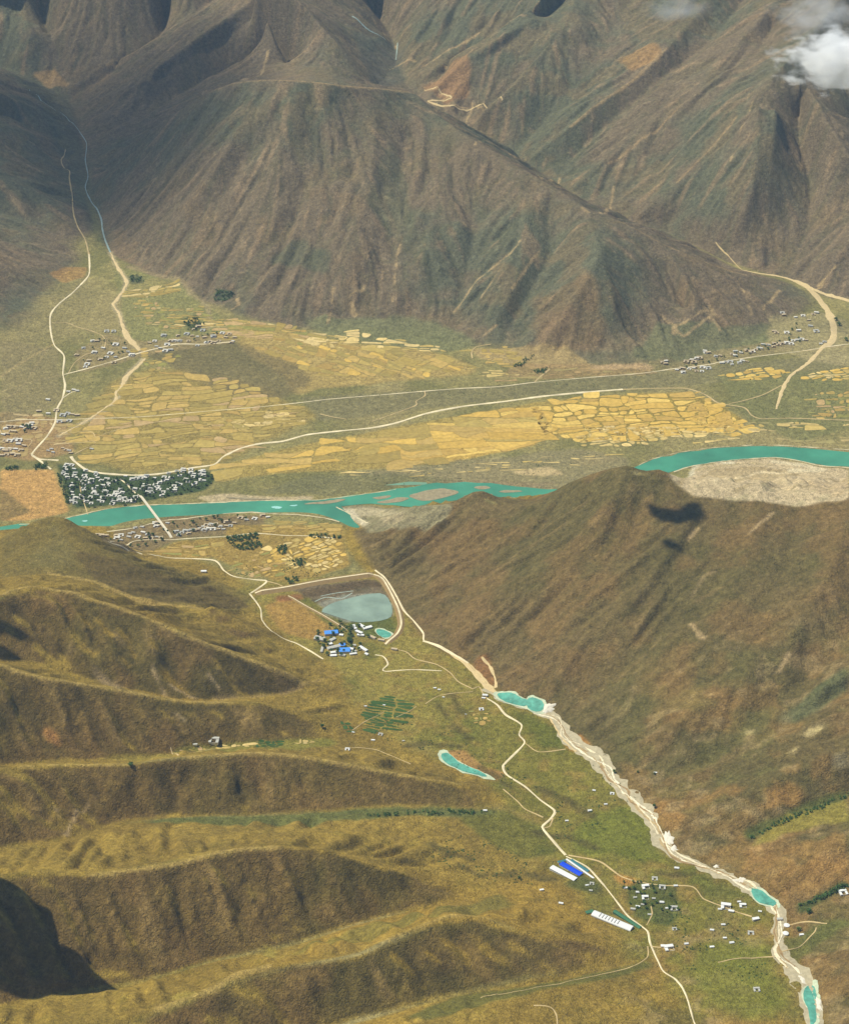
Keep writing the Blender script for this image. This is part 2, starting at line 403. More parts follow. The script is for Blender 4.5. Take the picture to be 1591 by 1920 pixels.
VALLEY = world_poly(pts('430,1100 500,1090 700,1068 757,1145 795,1202 877,1244 960,1315 1045,1345 1130,1430 1190,1500 1240,1580 1400,1660 1480,1740 1530,1870 1545,1915 1310,1915 1230,1800 1150,1770 1050,1640 980,1520 930,1480 880,1430 780,1400 660,1330 640,1260 520,1190'))
nearm = 1-smooth(7600, 8000, gy+0.12*gx)
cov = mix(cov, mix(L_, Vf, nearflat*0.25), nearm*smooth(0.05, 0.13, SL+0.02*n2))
w, m = area_mask(VALLEY, 60, 0.8, 1); cov[w] = mix(cov[w], Vf[w], m*smooth(0.3, 0.16, SL[w]))
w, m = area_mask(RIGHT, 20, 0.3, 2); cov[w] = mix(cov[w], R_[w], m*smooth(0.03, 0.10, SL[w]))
Lo_ = rug*smooth(0.50, 0.58, fbm(gx, gy, 130, 5, 87)); cov = mix(cov, C(144, 112, 64), Lo_*0.45)
Lo_ = rug*smooth(0.54, 0.62, fbm(gx, gy, 160, 5, 88)); cov = mix(cov, C(104, 100, 54), Lo_*0.45)
Lo_ = rug*smooth(0.60, 0.68, fbm(gx, gy, 60, 4, 89)); cov = mix(cov, C(168, 144, 98), Lo_*0.4)
SAND = C(188, 168, 130); PALE = C(206, 192, 160); TRACK = C(206, 186, 142); GREEN = C(84, 92, 36); DGREEN = C(52, 66, 36); ORANGE = C(164, 126, 72); GOLD = C(190, 152, 74); CLAY = C(178, 134, 84)
# valley flats in detail
paint(pts('130,800 230,700 330,690 480,720 560,760 600,770 560,800 450,850 400,875 250,885 150,850'), C(150, 130, 70), .9, 40)
paint(pts('440,600 620,640 780,650 880,680 900,700 760,712 600,730 560,745 520,700 450,660'), C(168, 144, 84), .9, 30)
paint(pts('250,660 420,640 560,680 585,715 540,750 420,740 330,690'), C(112, 100, 66), .7, 40)
paint(pts('405,905 430,868 560,835 800,790 1000,755 1200,737 1290,735 1345,757 1400,790 1300,812 1200,822 1100,828 1020,815 1000,835 850,865 700,880 560,885 470,893'), C(160, 138, 72), .9, 15, .5)
paint(pts('690,830 850,800 1010,790 1020,815 1000,835 850,865 740,870'), C(186, 154, 76), .95, 10, .4)
paint(pts('1020,760 1200,740 1290,738 1340,755 1395,790 1300,800 1120,800 1030,790'), C(150, 130, 62), .95, 10, .4)
paint(pts('640,890 800,870 1000,850 1100,840 1180,860 1100,900 1000,905 800,900'), C(140, 128, 92), .7, 30)
paint(pts('560,895 720,885 900,905 760,912 620,930 480,925'), C(112, 108, 72), .7, 25)
paint(pts('0,880 100,880 118,930 130,960 60,975 0,975'), C(184, 144, 84), 1, 6, .3)
paint(pts('0,912 60,960 0,978'), C(120, 104, 62), .8, 10, .3)
paint(pts('0,770 100,780 130,800 140,850 60,865 0,855'), C(160, 128, 84), .8, 20)
paint(pts('0,640 110,650 115,760 0,800'), C(138, 124, 84), .7, 30)
paint(pts('90,512 130,500 165,500 160,520 120,530'), ORANGE, .7, 10, .8)
paint(pts('215,500 330,520 400,580 430,620 260,655 230,600'), C(132, 128, 76), .8, 20)
paint(pts('560,590 800,595 900,640 860,660 700,645 600,625'), C(116, 116, 78), .8, 30)
paint(pts('1230,600 1400,610 1480,600 1440,640 1280,675 1180,675'), C(110, 112, 76), .7, 25)
paint(pts('560,745 900,725 1300,690 1591,660 1591,700 1290,722 1000,742 800,765 600,790'), C(124, 116, 78), .8, 15)
paint(pts('1340,700 1480,700 1591,690 1591,800 1500,830 1400,790'), C(118, 116, 70), .7, 30)
paint(pts('880,655 1000,650 1060,645 1110,685 1000,690 900,672'), C(168, 144, 94), .8, 12)
paint(pts('960,680 1200,684 1240,700 1000,712 940,705'), C(158, 126, 84), .5, 12)
paint(pts('1110,686 1200,680 1240,692 1100,694'), C(186, 156, 112), .8, 8)
paint(pts('1440,590 1540,585 1591,600 1591,690 1500,670 1440,650'), C(156, 142, 98), .8, 20)
# sand bars
paint(pts('0,1012 50,983 97,967 140,978 215,1024 300,1058 400,1088 475,1120 440,1150 300,1135 175,1092 90,1076 0,1085'), C(112, 98, 50), .8, 12, .5)
paint(pts('136,1032 200,1045 260,1062 330,1090 440,1118 470,1140 390,1138 300,1130 225,1112 175,1085'), C(98, 82, 44), .8, 8, .4)
paint(pts('1255,893 1297,876 1372,864 1447,859 1496,867 1536,876 1591,879 1591,935 1500,950 1300,930'), SAND, 1, 6, .4)
paint(pts('1330,885 1400,872 1500,885 1450,900 1360,895'), C(168, 148, 108), .7, 10)
paint(pts('1500,900 1591,892 1591,925 1520,925'), C(182, 160, 122), .7, 10)
paint(pts('365,932 420,925 480,930 540,932 590,930 580,940 400,944'), SAND, .85, 8)
paint(pts('618,951 697,947 790,948 850,950 820,985 690,1000 680,985'), C(138, 128, 94), 1, 8)
paint(pts('625,953 690,950 720,955 760,962 700,968 660,965'), C(176, 162, 126), .9, 5, 1.2)
paint(pts('700,972 760,968 800,975 720,985'), C(168, 152, 116), .8, 6, 1.4)
paint(pts('690,985 640,960 620,950 660,955 700,982'), PALE, .8, 4)
paint(pts('225,998 300,978 420,968 500,967 500,975 380,985 240,1010'), C(166, 136, 92), .8, 8)
paint(pts('800,905 900,900 1000,905 1060,903 1000,915 900,908'), C(140, 124, 90), .8, 8)
paint(pts('950,885 1030,875 1060,890 1000,892'), C(194, 170, 122), .8, 8)
paint(pts('1120,850 1160,862 1110,875 1060,865'), C(150, 134, 92), .5, 10)
for i_, (q, wd, cc) in enumerate((('1275,905 1320,892 1380,880 1440,880 1520,893 1591,898', 20, (164, 144, 104)), ('1300,882 1350,874 1410,868 1440,872', 12, (168, 150, 108)), ('1340,905 1400,893 1460,888 1500,886', 14, (214, 194, 152)), ('1380,920 1450,912 1520,912 1591,915', 22, (160, 142, 104)), ('1265,893 1300,880 1372,868', 10, (216, 204, 170)), ('1450,865 1500,872 1540,880 1480,882', 26, (210, 194, 156)))):
    stroke(pts(q), wd, C(*cc), .85, 8, 12, 700+i_)
# the town's green ground, the villages' bare earth
paint(pts('105,868 160,880 215,893 300,892 390,880 405,900 385,920 300,935 250,945 140,953 118,910'), C(66, 80, 46), 1, 8, .3)
paint(pts('430,1012 487,1000 492,1012 480,1030 440,1030'), DGREEN, .9, 6, .3)
paint(pts('190,1015 215,995 320,970 480,965 500,980 450,1000 340,1010'), C(126, 108, 72), .9, 10)
paint(pts('140,660 200,625 270,640 440,620 450,640 300,660 150,700'), C(146, 128, 86), .8, 10)
paint(pts('240,530 290,520 325,530 325,550 270,555 235,548'), C(150, 134, 80), .5, 12)
paint(pts('240,515 265,517 270,530 245,533'), C(84, 88, 58), .8, 6)
paint(pts('335,600 370,590 385,615 360,620'), DGREEN, .7, 6)
paint(pts('400,548 440,548 430,562 405,565'), C(80, 90, 62), .8, 6)
paint(pts('1245,690 1350,655 1480,635 1490,655 1400,672 1270,700'), C(148, 132, 90), .7, 8)
paint(pts('430,985 640,985 655,1060 600,1080 520,1090 430,1060 400,1045 250,1040 330,1015 420,1008'), C(154, 128, 64), .95, 12)
paint(pts('470,1110 700,1085 735,1120 720,1130 650,1165 560,1110'), C(112, 98, 76), .9, 8)
paint(pts('600,1150 640,1115 720,1120 735,1155 650,1168'), C(124, 126, 108), .95, 8)
paint(pts('650,1168 735,1160 745,1190 700,1195 660,1185'), C(96, 102, 48), .9, 6)
paint(pts('495,1135 545,1118 640,1190 590,1200 540,1190 505,1160'), C(160, 126, 64), .95, 8, .4)
paint(pts('510,1118 560,1115 575,1125 520,1130'), C(136, 90, 56), .8, 5)
# near valley: bare ground, meadows, tailings
paint(pts('893,1230 916,1225 920,1250 930,1290 905,1275 880,1250'), C(140, 100, 58), .8, 6, 1.0)
paint(pts('820,1410 870,1405 910,1440 950,1450 930,1465 880,1440'), ORANGE, .9, 8)
paint(pts('1050,1395 1085,1370 1110,1400 1075,1410'), C(184, 130, 66), .8, 8)
paint(pts('950,1325 1000,1345 1060,1380 1080,1400 1010,1400 985,1360'), C(100, 102, 40), .8, 20)
paint(pts('1060,1590 1100,1530 1190,1510 1230,1580 1270,1625 1180,1610 1090,1600'), C(108, 110, 42), .9, 30)
paint(pts('950,1520 1030,1560 1040,1600 980,1610 900,1570 860,1530'), C(94, 96, 40), .75, 25)
paint(pts('1170,1650 1260,1660 1280,1700 1260,1740 1190,1720'), C(74, 84, 40), .8, 12)
paint(pts('1290,1750 1440,1780 1470,1850 1500,1915 1340,1915 1290,1830'), C(114, 114, 44), .8, 50)
paint(pts('1060,1660 1130,1680 1120,1650 1080,1635'), C(70, 80, 42), .7, 8)
paint(pts('1150,1635 1200,1650 1180,1665 1150,1650'), C(180, 130, 62), .8, 6)
for q, s in (('1425,1480 1480,1470 1510,1500 1440,1520', .8), ('1230,1500 1270,1530 1250,1560', .8), ('1290,1500 1370,1470 1400,1500 1330,1520', .5), ('1450,1590 1591,1560 1591,1640 1480,1650', .6), ('1290,1600 1400,1580 1500,1640 1450,1690 1400,1650', .55), ('1500,1640 1591,1600 1591,1650 1490,1670', .6)):
    paint(pts(q), C(156, 118, 64), s*.8, 22, 2.2)
paint(pts('1390,1560 1440,1535 1500,1510 1591,1480 1591,1500 1510,1530 1440,1560 1400,1580'), C(86, 90, 44), .9, 14)
paint(pts('1480,1525 1591,1500 1591,1540 1500,1560 1400,1590'), C(138, 126, 54), .8, 14)
paint(pts('1490,1700 1591,1645 1591,1665 1540,1690 1500,1720'), C(72, 84, 42), .9, 10)
paint(pts('1470,1760 1560,1720 1600,1730 1530,1770 1480,1820'), C(96, 98, 48), .8, 14)
paint(pts('1530,1290 1591,1240 1591,1300 1480,1360 1440,1350'), C(92, 96, 62), .8, 25)
for q in ('1395,1372 1430,1362 1400,1380', '1450,1350 1500,1340 1470,1352', '1510,1370 1550,1355 1530,1375 1500,1388', '1480,1405 1500,1400 1488,1415', '1375,1380 1400,1372 1385,1384'):
    paint(pts(q), C(190, 170, 118), .8, 6, .8)
paint(pts('1560,1415 1591,1405 1591,1450 1555,1440'), C(150, 138, 104), .6, 15, 1)
paint(pts('80,1365 105,1370 125,1400 110,1402 90,1390'), C(170, 122, 66), .8, 8, 1.0)
paint(pts('100,1180 150,1225 190,1260 240,1290 225,1300 180,1270 130,1220'), C(150, 128, 90), .8, 9, 1.2)
paint(pts('320,1400 450,1392 620,1383 640,1395 560,1408 430,1410 330,1415'), C(128, 122, 54), .8, 8)
paint(pts('40,1428 240,1425 330,1420 320,1412 130,1425'), C(140, 124, 56), .8, 8)
paint(pts('700,1515 830,1515 940,1520 900,1530 760,1530 600,1545 400,1545 250,1545 330,1533 560,1527'), C(92, 98, 52), .85, 8)
paint(pts('490,1795 650,1745 850,1700 940,1675 960,1700 860,1712 700,1765 560,1790'), C(116, 108, 50), .7, 14)
paint(pts('760,1905 850,1868 1000,1848 1130,1822 1215,1800 1225,1812 1120,1840 980,1865 800,1915'), C(96, 96, 46), .8, 10)
paint(pts('310,1868 345,1858 385,1866 350,1882'), C(156, 136, 62), .9, 6, .3)
paint(pts('488,1772 505,1770 520,1785 505,1795'), C(150, 134, 62), .9, 5, .3)
paint(pts('560,1108 690,1086 715,1092 720,1104 690,1100 600,1118 570,1122'), C(96, 80, 54), .9, 5, .3)
paint(pts('590,1130 640,1118 700,1112 735,1130 735,1155 700,1165 650,1165 610,1145'), C(140, 136, 116), .9, 5, .5)
# far range: dark shrub and painted shade, with sunlit slopes painted warm
paint(pts('500,490 530,470 560,450 620,470 615,520 590,510 560,500'), C(80, 90, 66), .5, 25)
paint(pts('730,250 760,330 780,420 740,450 690,380'), C(88, 92, 66), .45, 35)
paint(pts('80,150 130,170 160,300 200,440 220,470 170,440 120,300 60,180 0,130'), C(76, 86, 66), .45, 40)
paint(pts('740,80 760,150 700,160 660,60'), C(66, 80, 72), .4, 30)  # shaded side of the ravine painted dark into the cover
paint(pts('60,135 100,130 130,160 90,165'), C(176, 142, 92), .7, 8)
paint(pts('790,165 850,110 880,100 880,180 840,195'), C(160, 120, 78), .6, 25)  # sunlit side of the ravine painted orange into the cover
paint(pts('1160,110 1230,75 1240,115 1180,135'), C(166, 128, 76), .6, 20)
paint(pts('1000,560 1120,520 1140,620 1100,660 1010,640'), C(138, 108, 72), .4, 40, 1.2)
# bare scars, tracks on the slopes, dry washes
SC = [('490,140 497,115 503,95', 8), ('795,170 845,182', 7), ('800,190 845,182', 6), ('800,190 840,198 885,200 885,193 940,188', 7), ('815,207 885,200', 6),
      ('730,130 750,120 780,115', 6), ('790,125 860,85 900,60', 9), ('1370,300 1410,190', 5), ('890,270 900,265', 8), ('955,290 965,294', 14), ('1003,330 1050,332', 14), ('1090,388 1104,398', 9), ('1125,400 1150,350', 12), ('1505,300 1500,320', 9),
      ('500,110 500,96', 5), ('700,35 728,75', 7), ('742,85 742,92', 9), ('655,555 680,545 683,535', 10), ('435,580 447,570 445,560', 10), ('660,570 665,590', 20),
      ('1240,590 1270,610 1335,580 1330,595', 8), ('1262,615 1280,630 1340,590', 10), ('1265,610 1262,625', 24), ('1325,578 1345,610', 20), ('1330,575 1350,620', 8), ('1380,525 1400,560 1410,590', 6), ('1430,580 1460,545', 10), ('1535,535 1565,500', 9), ('1537,538 1542,530', 18),
      ('850,585 870,560 900,520 960,470', 6), ('735,565 745,480 755,440', 6), ('615,605 625,540', 8), ('900,560 940,500 975,450', 5), ('960,540 1010,470', 5), ('905,630 930,610', 9),
      ('125,1565 140,1525 170,1500', 8), ('105,1515 110,1530', 5), ('1290,1010 1310,990', 8), ('1295,1170 1310,1190 1320,1195', 14), ('1460,1260 1480,1225', 10), ('1405,1000 1450,960', 12),
      ('285,1250 310,1305', 5), ('320,1285 365,1310', 7), ('390,1265 410,1290', 6), ('330,1340 345,1350', 6), ('1295,1120 1320,1080 1345,1070', 8), ('640,1260 600,1275 560,1292 500,1304 400,1310', 10), ('1560,930 1575,925', 25)]
for i, (q, wd) in enumerate(SC): stroke(pts(q), wd, C(176, 150, 106), .8 if i < 45 else .3, 5, 8, i)
for q in ('207,473 220,500 237,527 230,547 213,570 223,587 230,610 240,633 263,657', '270,672 237,703 225,735 217,750 193,773 160,790 110,817'):
    stroke(pts(q), 22, C(172, 156, 118), .9, 9, 8)
stroke(pts('240,500 290,515 330,522 345,530 355,545 380,565 390,580 393,605 385,618'), 24, C(152, 134, 96), .7, 12, 12)
stroke(pts('0,707 40,680 100,645'), 9, C(172, 150, 100), .7, 6, 3)
stroke(pts('0,752 40,727 87,655'), 6, C(160, 142, 98), .6, 6, 3)
stroke(pts('0,735 60,715 120,702'), 6, C(160, 142, 98), .5, 6, 3)
# pale crest lines, painting the sunlit highlight along the ridges into the cover
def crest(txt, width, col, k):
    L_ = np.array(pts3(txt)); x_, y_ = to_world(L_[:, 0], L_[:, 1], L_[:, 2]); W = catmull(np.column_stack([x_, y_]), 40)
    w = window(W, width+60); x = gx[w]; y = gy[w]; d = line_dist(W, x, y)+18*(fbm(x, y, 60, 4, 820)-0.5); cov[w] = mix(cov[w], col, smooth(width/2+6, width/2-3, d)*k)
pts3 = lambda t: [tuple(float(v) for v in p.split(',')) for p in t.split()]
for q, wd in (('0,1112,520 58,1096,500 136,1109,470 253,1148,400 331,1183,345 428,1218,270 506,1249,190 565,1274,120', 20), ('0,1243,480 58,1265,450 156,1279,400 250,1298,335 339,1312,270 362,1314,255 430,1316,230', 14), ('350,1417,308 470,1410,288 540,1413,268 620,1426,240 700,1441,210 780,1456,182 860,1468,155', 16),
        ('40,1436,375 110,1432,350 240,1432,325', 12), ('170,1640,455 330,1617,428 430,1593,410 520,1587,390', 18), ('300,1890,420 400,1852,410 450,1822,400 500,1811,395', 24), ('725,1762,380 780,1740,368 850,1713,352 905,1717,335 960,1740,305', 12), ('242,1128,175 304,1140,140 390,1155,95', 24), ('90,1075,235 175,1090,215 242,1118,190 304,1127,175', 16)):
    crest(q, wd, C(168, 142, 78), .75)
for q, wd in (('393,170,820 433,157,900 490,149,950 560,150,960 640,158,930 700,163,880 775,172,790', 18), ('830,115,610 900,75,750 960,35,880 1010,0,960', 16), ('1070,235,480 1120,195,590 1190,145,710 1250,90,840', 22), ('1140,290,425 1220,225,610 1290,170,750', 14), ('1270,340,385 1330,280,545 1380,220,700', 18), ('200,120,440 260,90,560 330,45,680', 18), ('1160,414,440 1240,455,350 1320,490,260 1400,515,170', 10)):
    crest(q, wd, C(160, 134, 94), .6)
# dark hedges and gullies in the near valley
for i, q in enumerate(('820,1320 850,1360 880,1385', '840,1300 870,1340', '760,1400 800,1395 860,1400', '1010,1480 1060,1500 1110,1530', '900,1440 960,1480', '1000,1560 1060,1570 1110,1590', '990,1640 1040,1650', '800,1580 840,1600 880,1610', '860,1620 900,1640 960,1640', '1240,1640 1300,1640')):
    stroke(pts(q), 22, C(84, 76, 40), .7, 12, 22, 60+i)
cov *= (0.90+0.20*fbm(gx, gy, 24, 3, 90))[..., None]
tuft = smooth(0.60, 0.74, fbm(gx, gy, 34, 3, 95)); cov = mix(cov, cov*np.array([.62, .70, .62], np.float32), tuft*nearm*0.45)
pale = smooth(0.66, 0.78, fbm(gx+900, gy, 40, 3, 97)); cov = mix(cov, cov*1.35, pale*0.6)
cov = np.clip(cov, 0.004, 0.9).astype(np.float32)
print('cover', time.time()-T0)
# ------------------------------------------------------------------ materials
def mat(name, col, rough=0.9, var=0.15, scale=0.08, metallic=0.0, attr=None, bump=0.0, bscale=0.1, spec=0.3, dots=None):
    m = bpy.data.materials.new(name); m.use_nodes = True; t = m.node_tree; b = t.nodes['Principled BSDF']
    b.inputs['Roughness'].default_value = rough; b.inputs['Metallic'].default_value = metallic; b.inputs['Specular IOR Level'].default_value = spec
    geo = t.nodes.new('ShaderNodeNewGeometry')
    nz = t.nodes.new('ShaderNodeTexNoise'); nz.inputs['Scale'].default_value = scale; nz.inputs['Detail'].default_value = 5; nz.inputs['Roughness'].default_value = 0.62
    t.links.new(geo.outputs['Position'], nz.inputs['Vector'])
    rmp = t.nodes.new('ShaderNodeMapRange'); rmp.inputs[1].default_value = 0.28; rmp.inputs[2].default_value = 0.72; rmp.inputs[3].default_value = 1-var; rmp.inputs[4].default_value = 1+var
    t.links.new(nz.outputs['Fac'], rmp.inputs[0])
    mul = t.nodes.new('ShaderNodeVectorMath'); mul.operation = 'SCALE'
    if attr:
        at = t.nodes.new('ShaderNodeAttribute'); at.attribute_name = attr; t.links.new(at.outputs['Color'], mul.inputs[0])
    else:
        rgb = t.nodes.new('ShaderNodeRGB'); rgb.outputs[0].default_value = (*col, 1); t.links.new(rgb.outputs[0], mul.inputs[0])
    t.links.new(rmp.outputs[0], mul.inputs['Scale']); last = mul.outputs[0]
    if name == 'land':
        nf = t.nodes.new('ShaderNodeTexNoise'); nf.inputs['Scale'].default_value = 0.10; nf.inputs['Detail'].default_value = 4; nf.inputs['Roughness'].default_value = 0.6; nf.inputs['Distortion'].default_value = 1.2
        t.links.new(geo.outputs['Position'], nf.inputs['Vector'])
        rf = t.nodes.new('ShaderNodeMapRange'); rf.inputs[1].default_value = 0.36; rf.inputs[2].default_value = 0.64; rf.inputs[3].default_value = 0.74; rf.inputs[4].default_value = 1.28
        t.links.new(nf.outputs['Fac'], rf.inputs[0]); m2 = t.nodes.new('ShaderNodeVectorMath'); m2.operation = 'SCALE'
        t.links.new(last, m2.inputs[0]); t.links.new(rf.outputs[0], m2.inputs['Scale']); last = m2.outputs[0]
    t.links.new(last, b.inputs['Base Color'])
    if bump:
        n2_ = t.nodes.new('ShaderNodeTexNoise'); n2_.inputs['Scale'].default_value = bscale; n2_.inputs['Detail'].default_value = 6; n2_.inputs['Roughness'].default_value = 0.65
        t.links.new(geo.outputs['Position'], n2_.inputs['Vector'])
        bp = t.nodes.new('ShaderNodeBump'); bp.inputs['Strength'].default_value = 1.0; bp.inputs['Distance'].default_value = bump
        t.links.new(n2_.outputs['Fac'], bp.inputs['Height'])
        if name == 'land':
            n3_ = t.nodes.new('ShaderNodeTexNoise'); n3_.inputs['Scale'].default_value = 0.09; n3_.inputs['Detail'].default_value = 3; n3_.inputs['Distortion'].default_value = 1.5; t.links.new(geo.outputs['Position'], n3_.inputs['Vector'])
            b2 = t.nodes.new('ShaderNodeBump'); b2.inputs['Distance'].default_value = 8.0; t.links.new(n3_.outputs['Fac'], b2.inputs['Height']); t.links.new(b2.outputs[0], bp.inputs['Normal'])
        t.links.new(bp.outputs[0], b.inputs['Normal'])
    return m
M = {}
M['land'] = mat('land', (0, 0, 0), 0.95, 0.30, 0.045, attr='cover', bump=9.0, bscale=0.03, spec=0.1)
M['field'] = mat('field_crop', (0, 0, 0), 0.95, 0.24, 0.05, attr='cover', spec=0.1)
def grid_mesh(name, xs, ys):
    XX, YY = np.meshgrid(xs, ys, indexing='ij'); nx, ny = XX.shape
    Z = ground(XX, YY); co = np.stack([XX, YY, Z], -1).astype(np.float32)
    me = bpy.data.meshes.new(name); me.vertices.add(nx*ny); me.vertices.foreach_set('co', co.ravel())
    i, j = np.meshgrid(np.arange(nx-1), np.arange(ny-1), indexing='ij'); a = (i*ny+j).ravel()
    q = np.stack([a, a+ny, a+ny+1, a+1], -1).astype(np.int32)
    me.loops.add(q.size); me.loops.foreach_set('vertex_index', q.ravel())
    me.polygons.add(len(q)); me.polygons.foreach_set('loop_start', np.arange(0, q.size, 4, dtype=np.int32)); me.update(calc_edges=True)
    me.polygons.foreach_set('use_smooth', np.ones(len(q), bool))
    c = samp(cov, XX, YY); c = np.concatenate([c, np.ones(c.shape[:2]+(1,), np.float32)], -1).astype(np.float32)
    ca = me.color_attributes.new('cover', 'FLOAT_COLOR', 'POINT'); ca.data.foreach_set('color', c.ravel())
    me.materials.append(M['land']); return me
ys = np.concatenate([np.arange(Y0+5, 8600, 6.0), np.arange(8600, Y1-10, 10.0)])
xs = np.arange(X0+5, X1-5, 8.0)
land = bpy.data.objects.new('ground', grid_mesh('ground', xs, ys)); COL.objects.link(land); land['kind'] = 'structure'
print('land', time.time()-T0)
# ------------------------------------------------------------------ water, roads, crops: sheets laid on the land
def link(name, me, parent=None):
    o = bpy.data.objects.new(name, me); COL.objects.link(o)
    if parent is not None: o.parent = parent
    return o
def tag(o, label=None, cat=None, group=None, kind=None):
    if label: o['label'] = label
    if cat: o['category'] = cat
    if group: o['group'] = group
    if kind: o['kind'] = kind
    return o
def struct(name, me): return tag(link(name, me), kind='structure')
def mesh(name, V, F, mats, midx=None, smooth_=False):
    me = bpy.data.meshes.new(name); me.from_pydata([tuple(map(float, v)) for v in V], [], F)
    for m in (mats if isinstance(mats, (list, tuple)) else [mats]): me.materials.append(m)
    if midx is not None: me.polygons.foreach_set('material_index', midx)
    if smooth_: me.polygons.foreach_set('use_smooth', [True]*len(me.polygons))
    me.update(); return me
def ribbon(name, P, width, m, off=1.3, rag=0.0, world=False, z=None, smooth_line=True, step=9):
    W = np.array(P, float) if world else world_poly(P)
    wd = np.full(len(W), float(width)) if np.isscalar(width) else np.array(width, float)
    Q = catmull(np.column_stack([W, wd]), step); W = Q[:, :2]; wd = Q[:, 2]
    T = np.gradient(W, axis=0); T /= np.maximum(np.linalg.norm(T, axis=1), 1e-6)[:, None]; N = np.column_stack([-T[:, 1], T[:, 0]])
    jit = 1+1.1*(fbm(W[:, 0]*1.0, W[:, 1]*1.0, 70, 3, 401)-0.5)
    V = []; F = []
    for k, s in enumerate((-.5, -.17, .17, .5)):
        p = W+N*((wd*jit)*s+(rag*(fbm(W[:, 0]+s*900, W[:, 1], 34, 3, 430)-.5)*2 if rag else 0))[:, None]; zz = ground(p[:, 0], p[:, 1])+off-(0.9 if abs(s) == .5 else 0)
        V.append(np.column_stack([p, zz]))
    n = len(W); V = np.vstack(V)
    for k in range(3):
        for i in range(n-1): F.append((k*n+i, k*n+i+1, (k+1)*n+i+1, (k+1)*n+i))
    return mesh(name, V, F, m)
def drape(name, W, m, off=1.0, step=22, flat=None, color=None, jag=0.0):
    W = np.array(W, float); out_ = []
    n = len(W)
    for i in range(n):
        a, b = W[i], W[(i+1) % n]; k = max(1, int(np.linalg.norm(b-a)/step))
        for q in range(k): out_.append(a+(b-a)*q/k)
    B_ = np.array(out_)
    if jag:
        B_ = B_+jag*np.column_stack([fbm(B_[:, 0], B_[:, 1], 60, 4, 411)-.5, fbm(B_[:, 0], B_[:, 1], 60, 4, 415)-.5])*2
    lo = B_.min(0); hi = B_.max(0)
    ax, ay = np.meshgrid(np.arange(lo[0]+step/2, hi[0], step), np.arange(lo[1]+step/2, hi[1], step), indexing='ij')
    ax = ax.ravel(); ay = ay.ravel(); ok = inside(B_, ax, ay)
    if ok.any():
        d = np.min(np.hypot(ax[ok][:, None]-B_[None, :, 0], ay[ok][:, None]-B_[None, :, 1]), axis=1)
        I = np.column_stack([ax[ok], ay[ok]])[d > step*0.4]
    else: I = np.zeros((0, 2))
    A_ = np.vstack([B_, I]); nb = len(B_)
    v, e, f, *_ = geometry.delaunay_2d_cdt([Vector(p) for p in A_], [(i, (i+1) % nb) for i in range(nb)], [list(range(nb))], 1, 1e-3)
    v = np.array([tuple(p) for p in v]); z = ground(v[:, 0], v[:, 1])+off if flat is None else np.full(len(v), flat)
    me = mesh(name, np.column_stack([v, z]), [tuple(q) for q in f], m)
    if color is not None:
        ca = me.color_attributes.new('cover', 'FLOAT_COLOR', 'POINT')
        ca.data.foreach_set('color', np.tile(np.array([*color, 1.0], np.float32), len(me.vertices)))
    return me
def chaikin(P, n=2):
    P = np.asarray(P, float)
    for _ in range(n):
        Q = np.roll(P, -1, 0); P = np.stack([P*.75+Q*.25, P*.25+Q*.75], 1).reshape(-1, P.shape[1])
    return P
def flatw(txt, z=0):
    P = np.array(pts(txt)); x, y = to_world(P[:, 0], P[:, 1], z); return np.column_stack([x, y])

M['river'] = mat('river_water', lin(66, 134, 106), 0.45, 0.30, 0.004, spec=0.35, bump=0.25, bscale=0.25)
M['teal'] = mat('teal_pool', lin(84, 152, 132), 0.7, 0.45, 0.035, spec=0.3, bump=0.3, bscale=0.3)
M['pond'] = mat('pond_water', lin(128, 146, 130), 0.4, 0.25, 0.012, spec=0.35)
M['road'] = mat('road_gravel', lin(218, 202, 164), 0.95, 0.28, 0.018)
M['track'] = mat('track_dirt', lin(186, 162, 114), 0.95, 0.28, 0.02)
M['bed'] = mat('stream_bed_gravel', lin(172, 160, 130), 0.95, 0.22, 0.07, bump=1.5, bscale=0.12)
M['wash'] = mat('dry_wash_sand', lin(200, 176, 128), 0.95, 0.13, 0.07)

# river: one channel that splits round a gravel island and comes back round the bend behind the range
riv = flatw('''-260,1016 -80,1000 36,984 80,981 140,968 200,955 270,948 350,945 420,942 501,939 591,938 621,935 682,927 742,918 800,908 870,904 920,906 970,912 1030,918 1080,912 1130,896 1196,874 1223,862 1273,850 1347,840 1447,836 1591,845 1750,862 1950,885
 1950,925 1750,893 1591,876 1536,872 1496,863 1447,857 1372,862 1297,873 1262,884 1190,906 1140,926 1070,942 1000,934 949,934 919,934 870,937 830,942 802,951 757,950 697,945 667,947 640,950
 652,962 670,972 690,988 730,1015 700,1035 672,1000 655,990 636,978 609,971 561,965 510,963 471,960 410,964 350,972 302,977 253,990 200,997 145,990 100,992 36,1000 -80,1016 -260,1034''')
struct('river', drape('river', riv, M['river'], step=45, flat=1.2, jag=16))
side = flatw('350,938 400,925 415,915 480,921 560,918 640,906 700,900 760,903 800,905 800,909 740,910 690,910 640,916 560,925 480,928 418,921 402,932 360,941')
struct('river', drape('river', side, mat('shallow_water', lin(112, 148, 120), 0.4, 0.14, 0.02, spec=0.3), step=30, flat=0.9))
